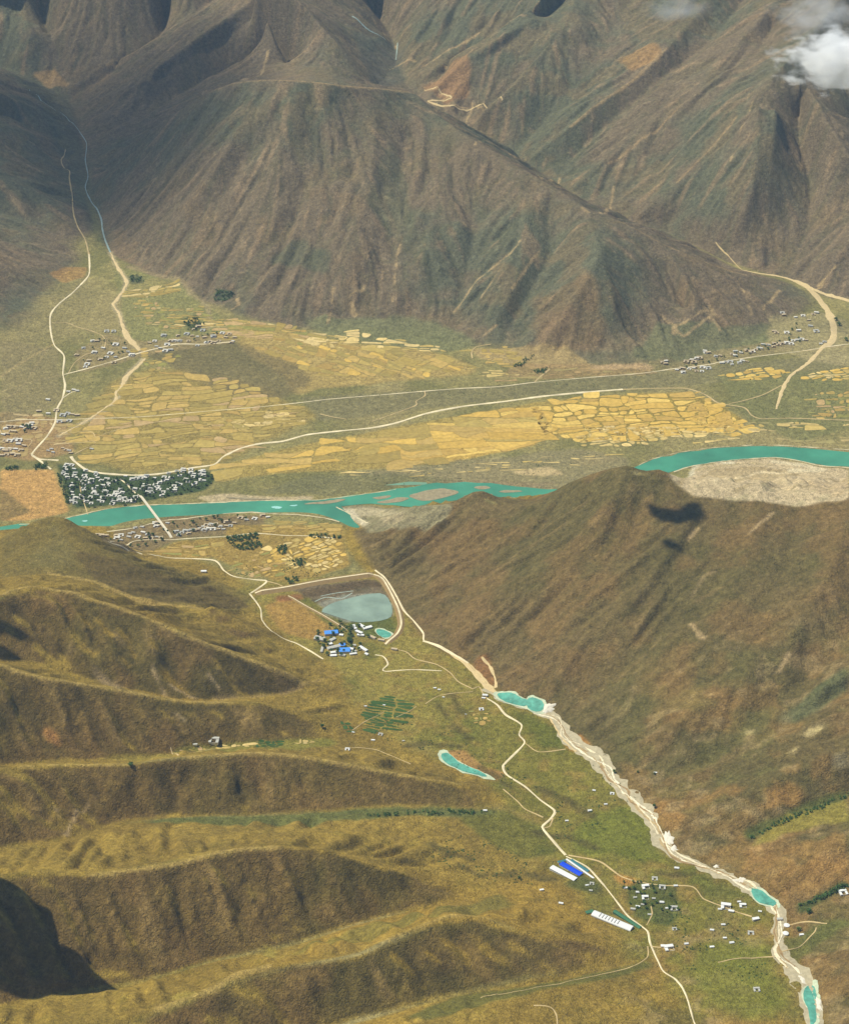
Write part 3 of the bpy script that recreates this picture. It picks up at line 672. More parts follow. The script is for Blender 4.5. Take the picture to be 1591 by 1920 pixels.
for q, wd in (('36,984 80,981 140,968 200,955 270,948 350,945 420,942 501,939 591,938 621,935 682,927 742,918', 5), ('971,935 919,934', 3), ('630,951 652,962 670,972 690,988', 7), ('636,979 609,972 561,966 510,964 471,961 410,965 350,973 302,978 253,991 200,998', 6), ('1196,873 1223,861 1273,849 1347,839 1447,835 1591,844', 4), ('1591,877 1536,873 1496,864 1447,858 1372,863 1297,874 1262,885', 7)):
    struct('river_shore', ribbon('river_shore', flatw(q), wd, mat('shore_sand', lin(200, 186, 148), .95, .15, .1), off=1.5, rag=5, world=True))
for q in ('560,946 600,941 640,936 650,940 600,946', '700,941 740,934 770,933 760,940 720,945', '820,926 850,924 858,926 830,930', '930,921 960,919 985,922 950,926', '418,931 470,934 520,937 480,938 430,936', '762,929 790,921 830,916 866,920 850,929 812,938 778,938', '884,914 905,911 924,915 903,919', '690,935 720,930 735,931 712,937', '860,931 900,926 930,927 890,933'):
    struct('gravel_bar', drape('gravel_bar', chaikin(flatw(q), 2), mat('gravel_bar', lin(146, 134, 104), .95, .25, .05), off=1.9, step=20, jag=14))
for q in ('505,952 518,949 530,951 520,956', '540,948 560,946 552,950', '150,977 165,975 158,979'):
    struct('riffle_glint', drape('riffle_glint', chaikin(flatw(q), 1), mat('riffle_glint', lin(150, 200, 190), .5, .2, .1), off=1.6, step=20, jag=8))  # pale sheets paint the white glints on the riffles
# ponds and pools
for nm, q, m, o in (('pond', '598,1146 622,1131 658,1121 690,1114 719,1112 732,1128 737,1154 722,1163 690,1167 664,1167 640,1160 618,1152', 'pond', 1.0),
                    ('teal_pool', '930,1300 950,1298 975,1308 990,1312 985,1325 965,1322 940,1314', 'teal', 2.2),
                    ('teal_pool', '985,1310 1000,1308 1020,1318 1015,1334 1000,1335 985,1325', 'teal', 2.6),
                    ('teal_pool', '824,1414 838,1411 850,1420 858,1432 880,1440 905,1450 914,1458 895,1455 870,1448 850,1440 832,1428', 'teal', 1.6),
                    ('teal_pool', '1404,1667 1425,1669 1440,1680 1456,1692 1452,1701 1435,1696 1418,1692', 'teal', 2.2),
                    ('teal_pool', '1512,1850 1520,1846 1530,1850 1531,1870 1526,1890 1530,1915 1520,1930 1513,1895 1506,1870', 'teal', 2.2),
                    ('teal_pool', '706,1180 722,1182 735,1190 730,1196 716,1197 704,1188', 'teal', 1.6)):
    if nm == 'teal_pool':
        Wq = chaikin(world_poly(pts(q)), 1); struct('silt_margin', drape('silt_margin', (Wq-Wq.mean(0))*1.28+Wq.mean(0)+np.array([4, -3]), mat('pale_silt', lin(182, 190, 160), .95, .25, .06), off=o-.6, step=10, jag=14))
    struct(nm, drape(nm, chaikin(world_poly(pts(q)), 1), M[m], off=o, step=10, jag=7 if m == 'teal' else 3))
for q, wd in (('650,1130 680,1120 700,1116 716,1117', 3), ('590,1128 610,1120 640,1122 660,1112', 5), ('600,1118 630,1112 662,1108', 4)):
    struct('dry_wash', ribbon('dry_wash', pts(q), wd, mat('salt_crust', lin(168, 182, 168), .9, .2, .1), off=.9))

ROADS = [  # (kind, width, line)
 ('road', 9, '167,477 168,500 165,518 138,547 110,570 95,590 95,620 102,647 120,667 118,700 122,723 117,747 107,767 103,793 88,818 66,843 60,853 75,861 90,862'),
 ('track', 8, '123,280 115,303 130,320 130,333 135,363 137,393 145,423 160,450 167,477'),
 ('road', 9, '120,702 167,690 213,677 267,660 300,652 333,645 383,645 440,640'),
 ('track', 6, '97,605 125,605 145,613 165,618 190,628 198,640 195,655'),
 ('track', 6, '128,700 140,680 160,665 180,660'),
 ('road', 6, '117,747 135,735 150,733'),
 ('road', 10, '60,853 78,866 96,880'),
 ('road', 11, '75,861 90,862 110,863'),
 ('road', 14, '133,856 139,864 160,880 181,886 211,889 256,891 302,888 362,877 401,871 419,856 450,841 486,832 531,827 576,815 637,808 697,802 742,793 800,775 867,762 950,752 1017,743 1100,735 1167,730'),
 ('track', 8, '1167,730 1233,728 1283,728 1310,735 1327,743 1348,756 1394,764 1408,778 1427,785 1480,784 1591,788 1750,795'),
 ('road', 6, '-200,800 0,791 39,787 100,787 163,785 256,782 332,776 400,770 486,763 561,755 621,748 718,740 800,733 867,728 933,725 1000,717 1100,708 1200,700 1257,692 1330,683 1352,678 1427,667 1496,659 1538,652 1591,645 1750,630'),
 ('track', 5, '110,817 160,808 175,812 180,820 200,812 230,803 256,797 300,790 332,784'),
 ('track', 5, '140,851 160,841 180,834'),
 ('track', 5, '0,822 40,822 60,826 50,840 30,850'),
 ('track', 5, '88,829 115,831 150,830 172,827 180,830'),
 ('track', 6, '796,734 796,742 780,752 779,760 740,775 697,790'),
 ('track', 6, '885,672 884,660 893,650 920,645'),
 ('track', 9, '1002,716 1015,704 1030,692'),
 ('track', 6, '600,776 625,782 650,786'),
 ('track', 6, '1341,454 1360,475 1377,493 1391,506'),
 ('road', 8, '202,1015 240,1032 289,1041 345,1047 402,1051 420,1070 439,1081 477,1087 500,1090 480,1106 470,1112'),
 ('track', 6, '500,1090 520,1095 538,1104'),
 ('road', 7, '206,1015 251,1015 322,1012 364,1009 420,1006 477,1000 534,1004 580,1005 624,1009'),
 ('road', 8, '225,898 238,908 250,921 262,930'),
 ('road', 7, '468,1113 488,1141 492,1164 515,1187 552,1205 580,1220 606,1236'),
 ('road', 7, '703,1069 723,1086 743,1118 757,1145 775,1164 793,1187 795,1202 818,1210'),
 ('road', 11, '793,1202 818,1210 847,1226 877,1244'),
 ('track', 8, '877,1244 893,1262 912,1283'),
 ('road', 6, '703,1228 716,1230 723,1236 727,1246 718,1255 723,1259 769,1256 828,1258'),
 ('track', 6, '736,1216 762,1223 779,1236 818,1246 844,1262 860,1279 886,1292'),
 ('track', 6, '886,1292 898,1288 905,1300 913,1310'),
 ('track', 5, '797,1320 820,1306 850,1300 886,1297'),
 ('track', 5, '742,1345 765,1335 780,1325'),
 ('road', 8, '913,1310 932,1322 947,1340 977,1359 973,1378 983,1393 958,1420 943,1437 951,1454 985,1476 1011,1499 1039,1520 1034,1533 1018,1548 1018,1555 1037,1578 1060,1604'),
 ('track', 6, '943,1480 970,1503 985,1518 1018,1533'),
 ('track', 5, '983,1393 1010,1410 1060,1405'),
 ('track', 5, '1018,1553 1030,1550 1036,1535'),
 ('road', 6, '1061,1606 1100,1626 1128,1656 1149,1682 1178,1719 1212,1745 1219,1771 1241,1819 1267,1838 1286,1868 1305,1925'),
 ('track', 6, '1065,1604 1100,1610 1130,1619 1167,1645 1208,1656 1241,1660 1297,1663 1319,1686 1357,1701 1409,1719'),
 ('track', 4, '1214,1775 1213,1795 1186,1812 1111,1831 1000,1853 900,1872'),
 ('track', 5, '1000,1886 1033,1890 1043,1905 1045,1930'),
 ('track', 5, '1219,1775 1245,1778 1262,1782'),
 ('track', 4, '1220,1700 1222,1715 1212,1735'),
 ('track', 4, '1465,1785 1500,1775 1525,1750 1530,1740'),
 ('track', 5, '1470,1735 1500,1730 1550,1732'),
 ('track', 4, '1345,1805 1400,1797 1450,1794'),
 ('track', 4, '640,1405 665,1402 700,1405 740,1420 770,1433'),
 ('track', 4, '660,1370 690,1350 720,1335'),
 ('track', 5, '320,1402 335,1417'),
 ('track', 5, '1496,659 1530,655 1550,651 1591,650'),
 ('track', 6, '1365,757 1390,752 1430,740 1465,722'),
 ('track', 4, '150,905 152,925 165,965'),
]
for kd, wd, q in ROADS: struct('road' if kd == 'road' else 'dirt_track', ribbon(kd, pts(q), wd, M[kd]))
WASH = [
 ([10, 16, 26, 30, 26, 20], '846,1228 866,1240 884,1254 900,1272 914,1288 930,1300'),
 ([8, 10, 12, 8], '903,1232 915,1246 926,1268 929,1290'),
 ([9, 8, 8, 7, 7, 7, 7], '942,187 905,194 886,203 845,197 801,189 846,182 795,168'),
 ([10, 12, 14, 30, 40, 42, 40, 30, 24, 20, 18, 22, 18, 12], '1391,506 1427,513 1469,520 1510,537 1544,573 1557,595 1563,620 1558,640 1541,653 1513,681 1483,703 1471,720 1463,739 1455,767'),
 ([14, 20, 22], '1510,537 1546,551 1600,565'),
 ([10, 16, 18, 16, 18, 14, 22, 34, 20], '207,473 220,500 237,527 230,547 213,570 223,587 230,610 240,633 263,657'),
 ([12, 16, 24, 20, 14, 14, 10, 10, 10], '272,672 255,690 237,705 229,722 217,737 217,750 200,763 160,790 110,817'),
 ([6, 8, 8], '1030,1345 1050,1380 1080,1410'),
]
for wd, q in WASH: struct('dry_wash', ribbon('dry_wash', pts(q), wd, M['wash'], off=1.1, rag=6))
struct('stream_bed', ribbon('stream_bed', pts('905,1292 930,1305 960,1316 1010,1335 1045,1350 1060,1380 1085,1400 1120,1422 1150,1462 1190,1502 1213,1530 1238,1575 1262,1602 1300,1620 1345,1638 1400,1660 1440,1690 1464,1716 1458,1750 1462,1785 1485,1815 1505,1845 1518,1885 1535,1935'),
     [22, 34, 40, 40, 50, 66, 56, 60, 58, 54, 44, 50, 40, 30, 38, 46, 56, 50, 44, 46, 54, 56, 50, 50], M['bed'], off=1.0, rag=17))
M['stream'] = mat('stream_water', lin(146, 164, 156), 0.4, 0.25, 0.05)
for q, wd in (('55,168 75,185 95,200 118,214 132,228 148,245 162,268 160,300 165,330 160,352 171,378 182,392 190,412 192,430 198,452 207,473', [5, 6, 5, 5, 5, 6, 6, 6, 6, 6, 8, 9, 10, 9, 9, 10]), ('660,30 690,55 722,74', 7), ('745,80 742,112', 6)):
    struct('stream', ribbon('stream', pts(q), wd, M['stream'], off=2.0))

for k in range(4):
    for nm, L_ in (('gravel_braid', '905,1292 930,1305 960,1316 1010,1335 1045,1350 1060,1380 1085,1400 1120,1422 1150,1462 1190,1502 1213,1530 1238,1575 1262,1602 1300,1620 1345,1638 1400,1660 1440,1690 1464,1716 1458,1750 1462,1785 1485,1815 1505,1845 1518,1885 1535,1935'),):
        P = np.array(pts(L_), float); rr = np.random.default_rng(k+5); W = world_poly(P); W = catmull(W, 60); T = np.gradient(W, axis=0); T /= np.linalg.norm(T, axis=1)[:, None]
        W = W+np.column_stack([-T[:, 1], T[:, 0]])*(rr.uniform(-17, 17, len(W)))[:, None]
        a0 = rr.integers(0, 6); struct(nm, ribbon(nm, W[a0:len(W)-rr.integers(1, 8)], rr.uniform(2.5, 9, len(W))[a0:len(W)][:len(W[a0:])][:len(W)] if False else float(rr.uniform(4, 8)), mat(nm, (lin(222, 210, 180), lin(150, 124, 84), lin(214, 200, 166), lin(168, 146, 104))[k], .95, .25, .08), off=1.7, rag=7, world=True))
# ---- crops: every parcel its own sheet
def clip(P, n, c):
    o = []; k = len(P)
    for i in range(k):
        a, b = P[i], P[(i+1) % k]; da = n @ a-c; db = n @ b-c
        if da <= 0: o.append(a)
        if (da < 0 < db) or (db < 0 < da): o.append(a+(b-a)*da/(da-db))
    return o
PARC = [0]
def parcels(q, size, stretch, ang, gap, cols, seed, skip=0.0):
    """farm land cut again and again into strips, each strip a little warped"""
    Wp = world_poly(pts(q)); r = np.random.default_rng(seed); ca, sa = math.cos(ang), math.sin(ang); R = np.array([[ca, sa], [-sa, ca]])
    U = Wp @ R.T; lo, hi = U.min(0)-20, U.max(0)+20; todo = [[np.array(v, float) for v in ((lo[0], lo[1]), (hi[0], lo[1]), (hi[0], hi[1]), (lo[0], hi[1]))]]; done = []
    while todo:
        P = todo.pop(); A_ = np.array(P); ext = A_.max(0)-A_.min(0); ar = 0.5*abs(np.sum(A_[:, 0]*np.roll(A_[:, 1], 1)-A_[:, 1]*np.roll(A_[:, 0], 1)))
        if ar < size*size*stretch*r.choice([.35, .6, 1.0, 1.7], p=[.25, .35, .28, .12])*1.35: done.append(A_); continue
        cx = A_.mean(0)+r.uniform(-.18, .18, 2)*ext; along = ext[0] > ext[1]*stretch*r.uniform(.7, 1.5)
        n = np.array([1.0, r.uniform(-.55, .55)]) if along else np.array([r.uniform(-.28, .28), 1.0])
        n /= np.linalg.norm(n); c = n @ cx; g = gap*r.choice([.25, .5, 1.0, 1.7])*.5
        for nn, cc in ((n, c-g), (-n, -c-g)):
            Q = clip(P, nn, cc)
            if len(Q) > 2: todo.append(Q)
    for A_ in done:
        if len(A_) < 3 or not inside(U, A_[:, 0].mean()[None], A_[:, 1].mean()[None])[0] or r.random() < skip: continue
        B2 = []; n = len(A_)
        for i in range(n):
            p, t = A_[i], A_[(i+1) % n]; k = max(1, int(np.linalg.norm(t-p)/24)); B2 += [p+(t-p)*j/k for j in range(k)]
        P = chaikin(np.array(B2), 2)[::2] @ R
        P = P+min(95, size*1.5)*np.column_stack([fbm(P[:, 0], P[:, 1], 190, 2, 5)-.5, fbm(P[:, 0], P[:, 1], 190, 2, 16)-.5])+min(15, size*.2)*np.column_stack([vnoise(P[:, 0], P[:, 1], 42, 7)-.5, vnoise(P[:, 0], P[:, 1], 42, 8)-.5])
        if 0.5*abs(np.sum(P[:, 0]*np.roll(P[:, 1], 1)-P[:, 1]*np.roll(P[:, 0], 1))) < 90: continue
        col = np.array(cols[r.integers(len(cols))])*r.uniform(.9, 1.08)
        struct('field', drape('field', P, M['field'], off=0.7, step=40, color=col)); PARC[0] += 1
YEL = [lin(198, 164, 82), lin(190, 156, 76), lin(206, 174, 92), lin(182, 150, 78)]
OCH = [lin(168, 146, 80), lin(160, 138, 74), lin(178, 150, 84), lin(152, 134, 74), lin(166, 138, 76), lin(138, 132, 70), lin(174, 146, 98)]
PAL = [lin(200, 176, 118), lin(190, 166, 104), lin(206, 180, 116), lin(180, 156, 90)]
parcels('0,775 80,778 130,800 120,830 60,850 0,850', 36, 1.5, .1, 8, [lin(170, 146, 96), lin(156, 134, 84), lin(178, 156, 110)], 40, .35)
parcels('880,700 1000,690 1100,690 1240,700 1200,705 900,715', 24, 3, .1, 8, [lin(150, 134, 84), lin(160, 134, 88)], 41, .5)
parcels('1400,790 1591,800 1591,830 1440,830', 30, 2.4, .05, 10, [lin(150, 138, 88), lin(170, 150, 100)], 42, .6)
GRN = [lin(60, 84, 40), lin(66, 90, 44)]
parcels('1010,760 1100,742 1200,738 1290,736 1340,757 1400,795 1300,812 1200,822 1100,826 1020,812', 62, 1.5, .15, 7, YEL, 1)
parcels('1100,800 1300,800 1400,795 1380,812 1300,822 1200,835 1060,835', 34, 1.7, .1, 8, PAL, 2, .15)
parcels('1310,735 1345,762 1410,805 1370,815 1290,790', 38, 1.6, .4, 7, YEL, 3, .1)
parcels('600,830 800,795 1000,757 1010,812 990,835 850,866 720,872 700,850', 70, 2.6, .18, 3, YEL+OCH[:3], 4)
parcels('410,900 430,870 600,832 700,850 680,875 560,882 470,893', 70, 2.6, .3, 9, OCH[:3]+YEL[:2], 5, .1)
parcels('135,805 240,700 330,690 480,725 560,760 560,800 450,845 400,868 250,884 160,860', 52, 2.1, .1, 6, OCH[:5]+OCH[:3]+OCH[6:], 6, .12)
parcels('350,790 470,770 600,772 570,790 430,810', 30, 2.6, .12, 8, PAL, 7, .35)
parcels('470,650 620,648 780,655 870,675 895,695 760,708 600,705', 44, 1.8, -.5, 4, OCH[:5]+YEL[:1], 8, .12)
parcels('560,640 660,622 760,640 820,650 830,658 640,652', 30, 2.2, -.1, 7, PAL, 9, .25)
parcels('440,600 540,610 640,630 560,650 450,625', 34, 2.4, -.1, 6, OCH+PAL[:1], 10, .1)
parcels('390,598 470,600 490,615 440,640 395,635', 30, 2.6, 0, 6, OCH+PAL[:1], 11, .1)
parcels('235,545 330,525 325,548 250,562', 26, 2.8, .15, 6, OCH[:2]+PAL[:1], 12, .1)
parcels('250,560 330,575 390,575 395,600 300,625 255,600', 27, 2.0, -.1, 8, OCH+PAL[:1], 13, .35)
parcels('225,650 330,660 330,690 240,730 270,680', 34, 1.3, .3, 9, OCH, 14, .4)
parcels('1350,700 1430,688 1480,694 1460,708 1400,711', 34, 1.8, .2, 5, YEL, 15)
parcels('1490,705 1591,685 1700,680 1700,710 1591,713 1500,712', 36, 1.4, .4, 6, YEL[:2]+PAL, 16, .1)
parcels('1500,770 1525,735 1591,735 1650,760 1591,785 1510,782', 40, 1.4, .1, 10, OCH+PAL[:1], 17, .3)
parcels('1460,790 1591,795 1591,800 1470,802', 26, 3, 0, 5, PAL, 18, .3)
parcels('1290,830 1400,818 1420,795 1440,810 1400,830', 26, 2.4, 0, 7, PAL, 19, .45)
parcels('500,975 630,978 655,995 640,1003 500,998', 36, 1.8, .05, 6, OCH, 20, .1)
parcels('560,1008 635,1010 660,1060 600,1072 520,1060 500,1030', 30, 1.4, .8, 6, YEL[:2]+PAL, 21, .12)
parcels('430,1040 520,1035 560,1070 500,1085 430,1070', 26, 1.4, .5, 8, OCH+YEL[:1], 22, .35)
parcels('245,1030 330,1022 410,1015 405,1045 330,1042', 34, 2, .1, 8, OCH, 23, .2)
parcels('640,885 1040,855 1160,850 1100,870 700,900', 17, 4.5, .1, 14, PAL, 24, .62)
parcels('870,655 950,650 1000,680 940,690', 30, 2, 0, 6, OCH[:3], 25, .3)
parcels('880,690 960,695 1000,705 900,708', 17, 3.5, 0.1, 6, PAL, 26, .5)
parcels('330,1403 395,1396 395,1408 335,1412', 22, 1.6, .1, 4, OCH, 27, .2)
parcels('418,1396 478,1392 478,1400 420,1404', 17, 1.6, .1, 3, PAL, 28)
parcels('478,1391 530,1390 530,1400 478,1402', 16, 1.5, .1, 3, GRN, 29)
parcels('548,1392 585,1385 590,1394 555,1396', 16, 1.4, .1, 4, PAL, 30)
parcels('645,1355 665,1345 670,1375 650,1380', 28, 1.2, .3, 4, GRN, 31)
parcels('690,1340 712,1325 770,1335 735,1372 690,1372', 22, 2.6, -.35, 6, GRN, 32)
parcels('705,1325 730,1308 760,1320 760,1330', 24, 2.0, -.3, 5, GRN, 33)
parcels('870,1335 910,1330 930,1350 900,1370', 20, 1.2, .3, 8, OCH, 34, .4)
print('parcels', PARC[0], time.time()-T0)
# ------------------------------------------------------------------ buildings
M['wall'] = mat('lime_wash_wall', lin(214, 206, 190), .9, .08, .4); M['wallbrown'] = mat('mud_brick_wall', lin(160, 136, 104), .9, .12, .4)
M['roofwhite'] = mat('white_roof', lin(208, 203, 190), .8, .06, .3); M['roofgrey'] = mat('grey_roof', lin(176, 174, 164), .7, .1, .3)
M['rooftan'] = mat('mud_roof', lin(186, 168, 136), .9, .12, .3); M['blue'] = mat('blue_sheet_roof', lin(76, 142, 222), .5, .07, .3); M['deepblue'] = mat('deep_blue_sheet_roof', lin(14, 70, 208), .5, .07, .3)
M['tealroof'] = mat('teal_sheet_roof', lin(58, 112, 118), .6, .12, .2); M['greenroof'] = mat('green_net_roof', lin(62, 108, 78), .8, .15, .2)
M['white'] = mat('bright_white_roof', lin(218, 218, 214), .7, .04, .3); M['dark'] = mat('dark_opening', lin(50, 48, 44), .8, .1, .4)
M['concrete'] = mat('concrete', lin(206, 196, 172), .9, .08, .2)
def box(x0, x1, y0, y1, z0, z1):
    V = [(x0, y0, z0), (x1, y0, z0), (x1, y1, z0), (x0, y1, z0), (x0, y0, z1), (x1, y0, z1), (x1, y1, z1), (x0, y1, z1)]
    return V, [(0, 3, 2, 1), (4, 5, 6, 7), (0, 1, 5, 4), (1, 2, 6, 5), (2, 3, 7, 6), (3, 0, 4, 7)]
def join(parts):
    V = []; F = []
    for v, f in parts: k = len(V); V += v; F += [tuple(i+k for i in q) for q in f]
    return V, F
def bmesh_(name, parts, m): V, F = join(parts); return mesh(name, V, F, m)
def gable(x0, x1, y0, y1, z0, zr, t=.5):
    ym = (y0+y1)/2; e = .8
    V = [(x0-e, y0-e, z0), (x1+e, y0-e, z0), (x1+e, ym, zr), (x0-e, ym, zr), (x1+e, y1+e, z0), (x0-e, y1+e, z0)]
    V2 = [(a, b, c+t) for a, b, c in V]
    F = [(6, 7, 8, 9), (9, 8, 10, 11), (3, 2, 1, 0), (5, 4, 2, 3), (0, 1, 7, 6), (4, 5, 11, 10), (0, 6, 9, 3), (3, 9, 11, 5), (1, 2, 8, 7), (2, 4, 10, 8)]
    return V+V2, F
HM = {}
def house_kind(kind, mw, mr):
    key = (kind, mw, mr)
    if key in HM: return HM[key]
    W_ = M[mw]; R_m = M[mr]; P = []
    if kind == 'wing':       # flat-roofed block with a side wing and a walled yard
        P.append(('wall', bmesh_('wall', [box(-12, 12, 2, 11, -4, 6), box(-12, -5, -9, 2, -4, 4.6)], W_)))
        P.append(('roof', bmesh_('roof', [box(-12.6, 12.6, 1.4, 11.6, 6, 6.6), box(-12.6, -4.4, -9.6, 1.4, 4.6, 5.2)], R_m)))
        P.append(('yard_wall', bmesh_('yard_wall', [box(11.2, 12, -9, 2, -4, 2.6), box(-5, 12, -9.7, -9, -4, 2.6)], W_)))
        P.append(('door', bmesh_('door', [box(2, 4, 1.9, 2.0, 0, 2.6)], M['dark'])))
    elif kind == 'block':
        P.append(('wall', bmesh_('wall', [box(-10, 10, -4.5, 4.5, -4, 5.6)], W_)))
        P.append(('roof', bmesh_('roof', [box(-10.6, 10.6, -5.1, 5.1, 5.6, 6.2)], R_m)))
        P.append(('door', bmesh_('door', [box(-.9, .9, -4.6, -4.5, 0, 2.4)], M['dark'])))
    elif kind == 'gable':
        P.append(('wall', bmesh_('wall', [box(-8, 8, -4, 4, -4, 4)], W_)))
        P.append(('roof', bmesh_('roof', [gable(-8, 8, -4, 4, 4, 6.4)], R_m)))
        P.append(('door', bmesh_('door', [box(-.9, .9, -4.1, -4, 0, 2.4)], M['dark'])))
    elif kind == 'court':    # four low ranges round a yard
        P.append(('wall', bmesh_('wall', [box(-12, 12, 4, 11, -4, 5), box(-12, -6, -10, 4, -4, 3.6), box(6, 12, -10, 4, -4, 3.6)], W_)))
        P.append(('roof', bmesh_('roof', [box(-12.5, 12.5, 3.5, 11.5, 5, 5.6), box(-12.5, -5.5, -10.5, 3.5, 3.6, 4.2), box(5.5, 12.5, -10.5, 3.5, 3.6, 4.2)], R_m)))
        P.append(('yard_wall', bmesh_('yard_wall', [box(-5.5, 5.5, -10.3, -9.6, -4, 2.2)], W_)))
    HM[key] = P; return P
HQ = []
def house(px, py, label, group=None, kind='wing', mw='wall', mr='roofwhite', s=1.0, rot=None, near=False):
    p = cast(px, py)[0]; HQ.append((s/math.hypot(p[1], CAM_Z) + (1 if near else 0), p, label, group, kind, mw, mr, s, random.uniform(-.25, .25) if rot is None else rot))
def build_houses():
    """the 300 that show largest are houses of their own, the far specks are one mesh"""
    HQ.sort(key=lambda h: -h[0]); V = []; F = []; MI = []; mats = []
    for n, (_, p, label, group, kind, mw, mr, s, rot) in enumerate(HQ):
        z = float(ground(p[0], p[1]))
        if n < 300:
            if isinstance(label, list): label = uniq(label, None)
            r = link('house', None); r.location = (p[0], p[1], z+.3); r.rotation_euler = (0, 0, rot); r.scale = (s, s, s); tag(r, label, 'house', group)
            for nm, me in house_kind(kind, mw, mr): link(nm, me, r)
        else:
            c, sn = math.cos(rot)*s, math.sin(rot)*s
            for nm, me in house_kind(kind, mw, mr):
                m = me.materials[0]
                if m not in mats: mats.append(m)
                k = len(V); V += [(p[0]+v.co.x*c-v.co.y*sn, p[1]+v.co.x*sn+v.co.y*c, z+.3+v.co.z*s) for v in me.vertices]
                for q in me.polygons: F.append(tuple(k+i for i in q.vertices)); MI.append(mats.index(m))
    if F: tag(link('far_houses', mesh('far_houses', V, F, mats, MI)), kind='stuff')
    print('houses', len(HQ))
def zp(txt, k, ox, oy): return [(ox+a/k, oy+b/k) for a, b in pts(txt)]
TOWN = zp('150,130 170,108 215,110 235,145 155,160 140,185 165,200 175,225 245,185 240,210 265,225 340,160 330,205 340,225 300,240 205,275 215,300 210,330 215,355 225,380 220,405 215,440 245,450 250,410 320,260 325,285 320,315 325,340 300,385 305,410 340,425 345,440 390,245 395,265 380,270 415,325 420,345 415,365 440,380 385,400 390,455 435,190 440,210 450,225 430,175 480,250 530,240 600,250 545,275 530,285 540,310 440,300 490,300 510,345 520,355 495,405 550,385 600,385 615,360 655,330 670,360 630,370 460,430 490,440 575,420 590,440 580,460 650,400 660,420 690,410 640,430 690,440 735,415 740,435 790,400 770,438 700,210 760,240 800,230 840,225 870,230 890,210 780,330 730,285 875,285 865,310 850,325 905,300 920,325 895,355 940,355 960,228 970,290 985,310 965,325 1010,270 1000,330 1040,250 1050,220 1075,245 1090,185 1110,225 1040,355 1030,385 1090,330 1120,330 1140,300 1150,320 1140,345 1170,270 1195,285 1165,165 1190,205 1220,170 1220,150 1245,240 1265,260 1290,150 1290,180 1310,215 1320,190 1330,270 1320,290 1380,165 1400,160 1375,200 1400,180 1385,245 1410,250 1410,205', 4.82, 90, 850)
SHAPE = {'wing': 'winged', 'block': 'plain', 'court': 'yard', 'gable': 'pitched'}
USED = {}
def uniq(opts, group):
    """first wording nobody has used yet; things nothing tells apart share the last"""
    for o in opts:
        if o not in USED: USED[o] = 1; return o
    return opts[-1]
def bins(v, edges, names):
    for e, n in zip(edges, names): 
        if v < e: return n
    return names[-1]
def settle(P, place, colours, kinds, sizes, seed, cols, rows=None, rowline=None, extra=0.0):
    r = random.Random(seed); P = list(P); P += [(x+r.choice((-1, 1))*r.uniform(5, 11), y+r.uniform(-4, 4)) for x, y in P if r.random() < extra]; cols_e, cols_n = cols; A2 = np.array(P)
    k1 = np.polyfit(A2[:, 0], A2[:, 1], 1) if len(P) > 3 else (0, A2[:, 1].mean())
    for px, py in P:
        k = r.choice(kinds); c = r.choice(colours); sz = r.uniform(*sizes); cw = bins(px, cols_e, cols_n)
        dy = py-(rowline(px) if rowline else k1[0]*px+k1[1]); rw = (rows or ('upper side', 'lower side'))[0 if dy < 0 else 1] if rows is None or len(rows) == 2 else bins(dy, (-8, 8), rows)
        cn = {'roofwhite': 'white', 'roofgrey': 'grey', 'rooftan': 'mud-brown'}[c]; q = (sz-sizes[0])/(sizes[1]-sizes[0]); sw = 'small' if q < .33 else ('large' if q > .67 else 'middling')
        base = '%s %s house, %s, %s, %s' % (cn, SHAPE[k], place, cw, rw); big = '%s %s' % (sw, base)
        lab = [base, big] if place != 'leafy town' else [base, big, big.replace('house', 'house %s' % ('turned left' if px % 2 < 1 else 'turned right'))]
        house(px, py, lab, 'houses, %s' % place, k, 'wallbrown' if c == 'rooftan' else 'wall', c, sz, r.uniform(-.35, .2))
def townline(x): return 895+20-0.09*(x-230)
TC = ((134, 152, 172, 192, 215, 240, 262, 285, 308, 332, 356, 999), ('west edge', 'second lane from the west', 'west side', 'west of centre', 'centre', 'left of the bridge road', 'at the bridge road', 'right of the bridge road', 'east of centre', 'east side', 'near the east tip', 'east tip'))
settle(TOWN, 'leafy town', ['roofwhite']*4+['roofgrey'], ['wing', 'wing', 'court', 'block'], (.8, 1.1), 1, TC, ('highway side', 'middle', 'river side'), townline)
SOUTH = zp('450,740 490,750 520,755 620,745 640,760 660,745 620,775 740,730 770,720 790,680 730,760 810,760 850,670 860,720 900,740 930,770 880,770 975,665 985,635 1000,655 1020,765 1160,715 1180,745 1080,635 1240,710 1210,720 1270,730 1290,700 1320,690 1370,680 1400,665 1430,650 1450,690 1470,650 1490,690 1520,640 1540,690 1560,660 1585,690 1410,700 1350,700', 4.82, 90, 850)+zp('830,235 880,230 900,215 930,190 960,200 1000,195 1040,180 760,240 790,225 860,212', 2.652, 100, 900)
SC_ = ((215, 240, 262, 285, 318, 345, 372, 400, 430, 460, 999), ('foot of the left hill', 'near the left hill', 'west part', 'middle west', 'left of the bridge end', 'right of the bridge end', 'middle east', 'east part', 'near the dark wood', 'above the dark wood', 'east tip'))
settle(SOUTH, 'riverside village', ['roofgrey', 'roofwhite', 'rooftan', 'rooftan'], ['block', 'court', 'wing'], (.75, 1.1), 2, SC_, ('river side', 'road side'), extra=.35)
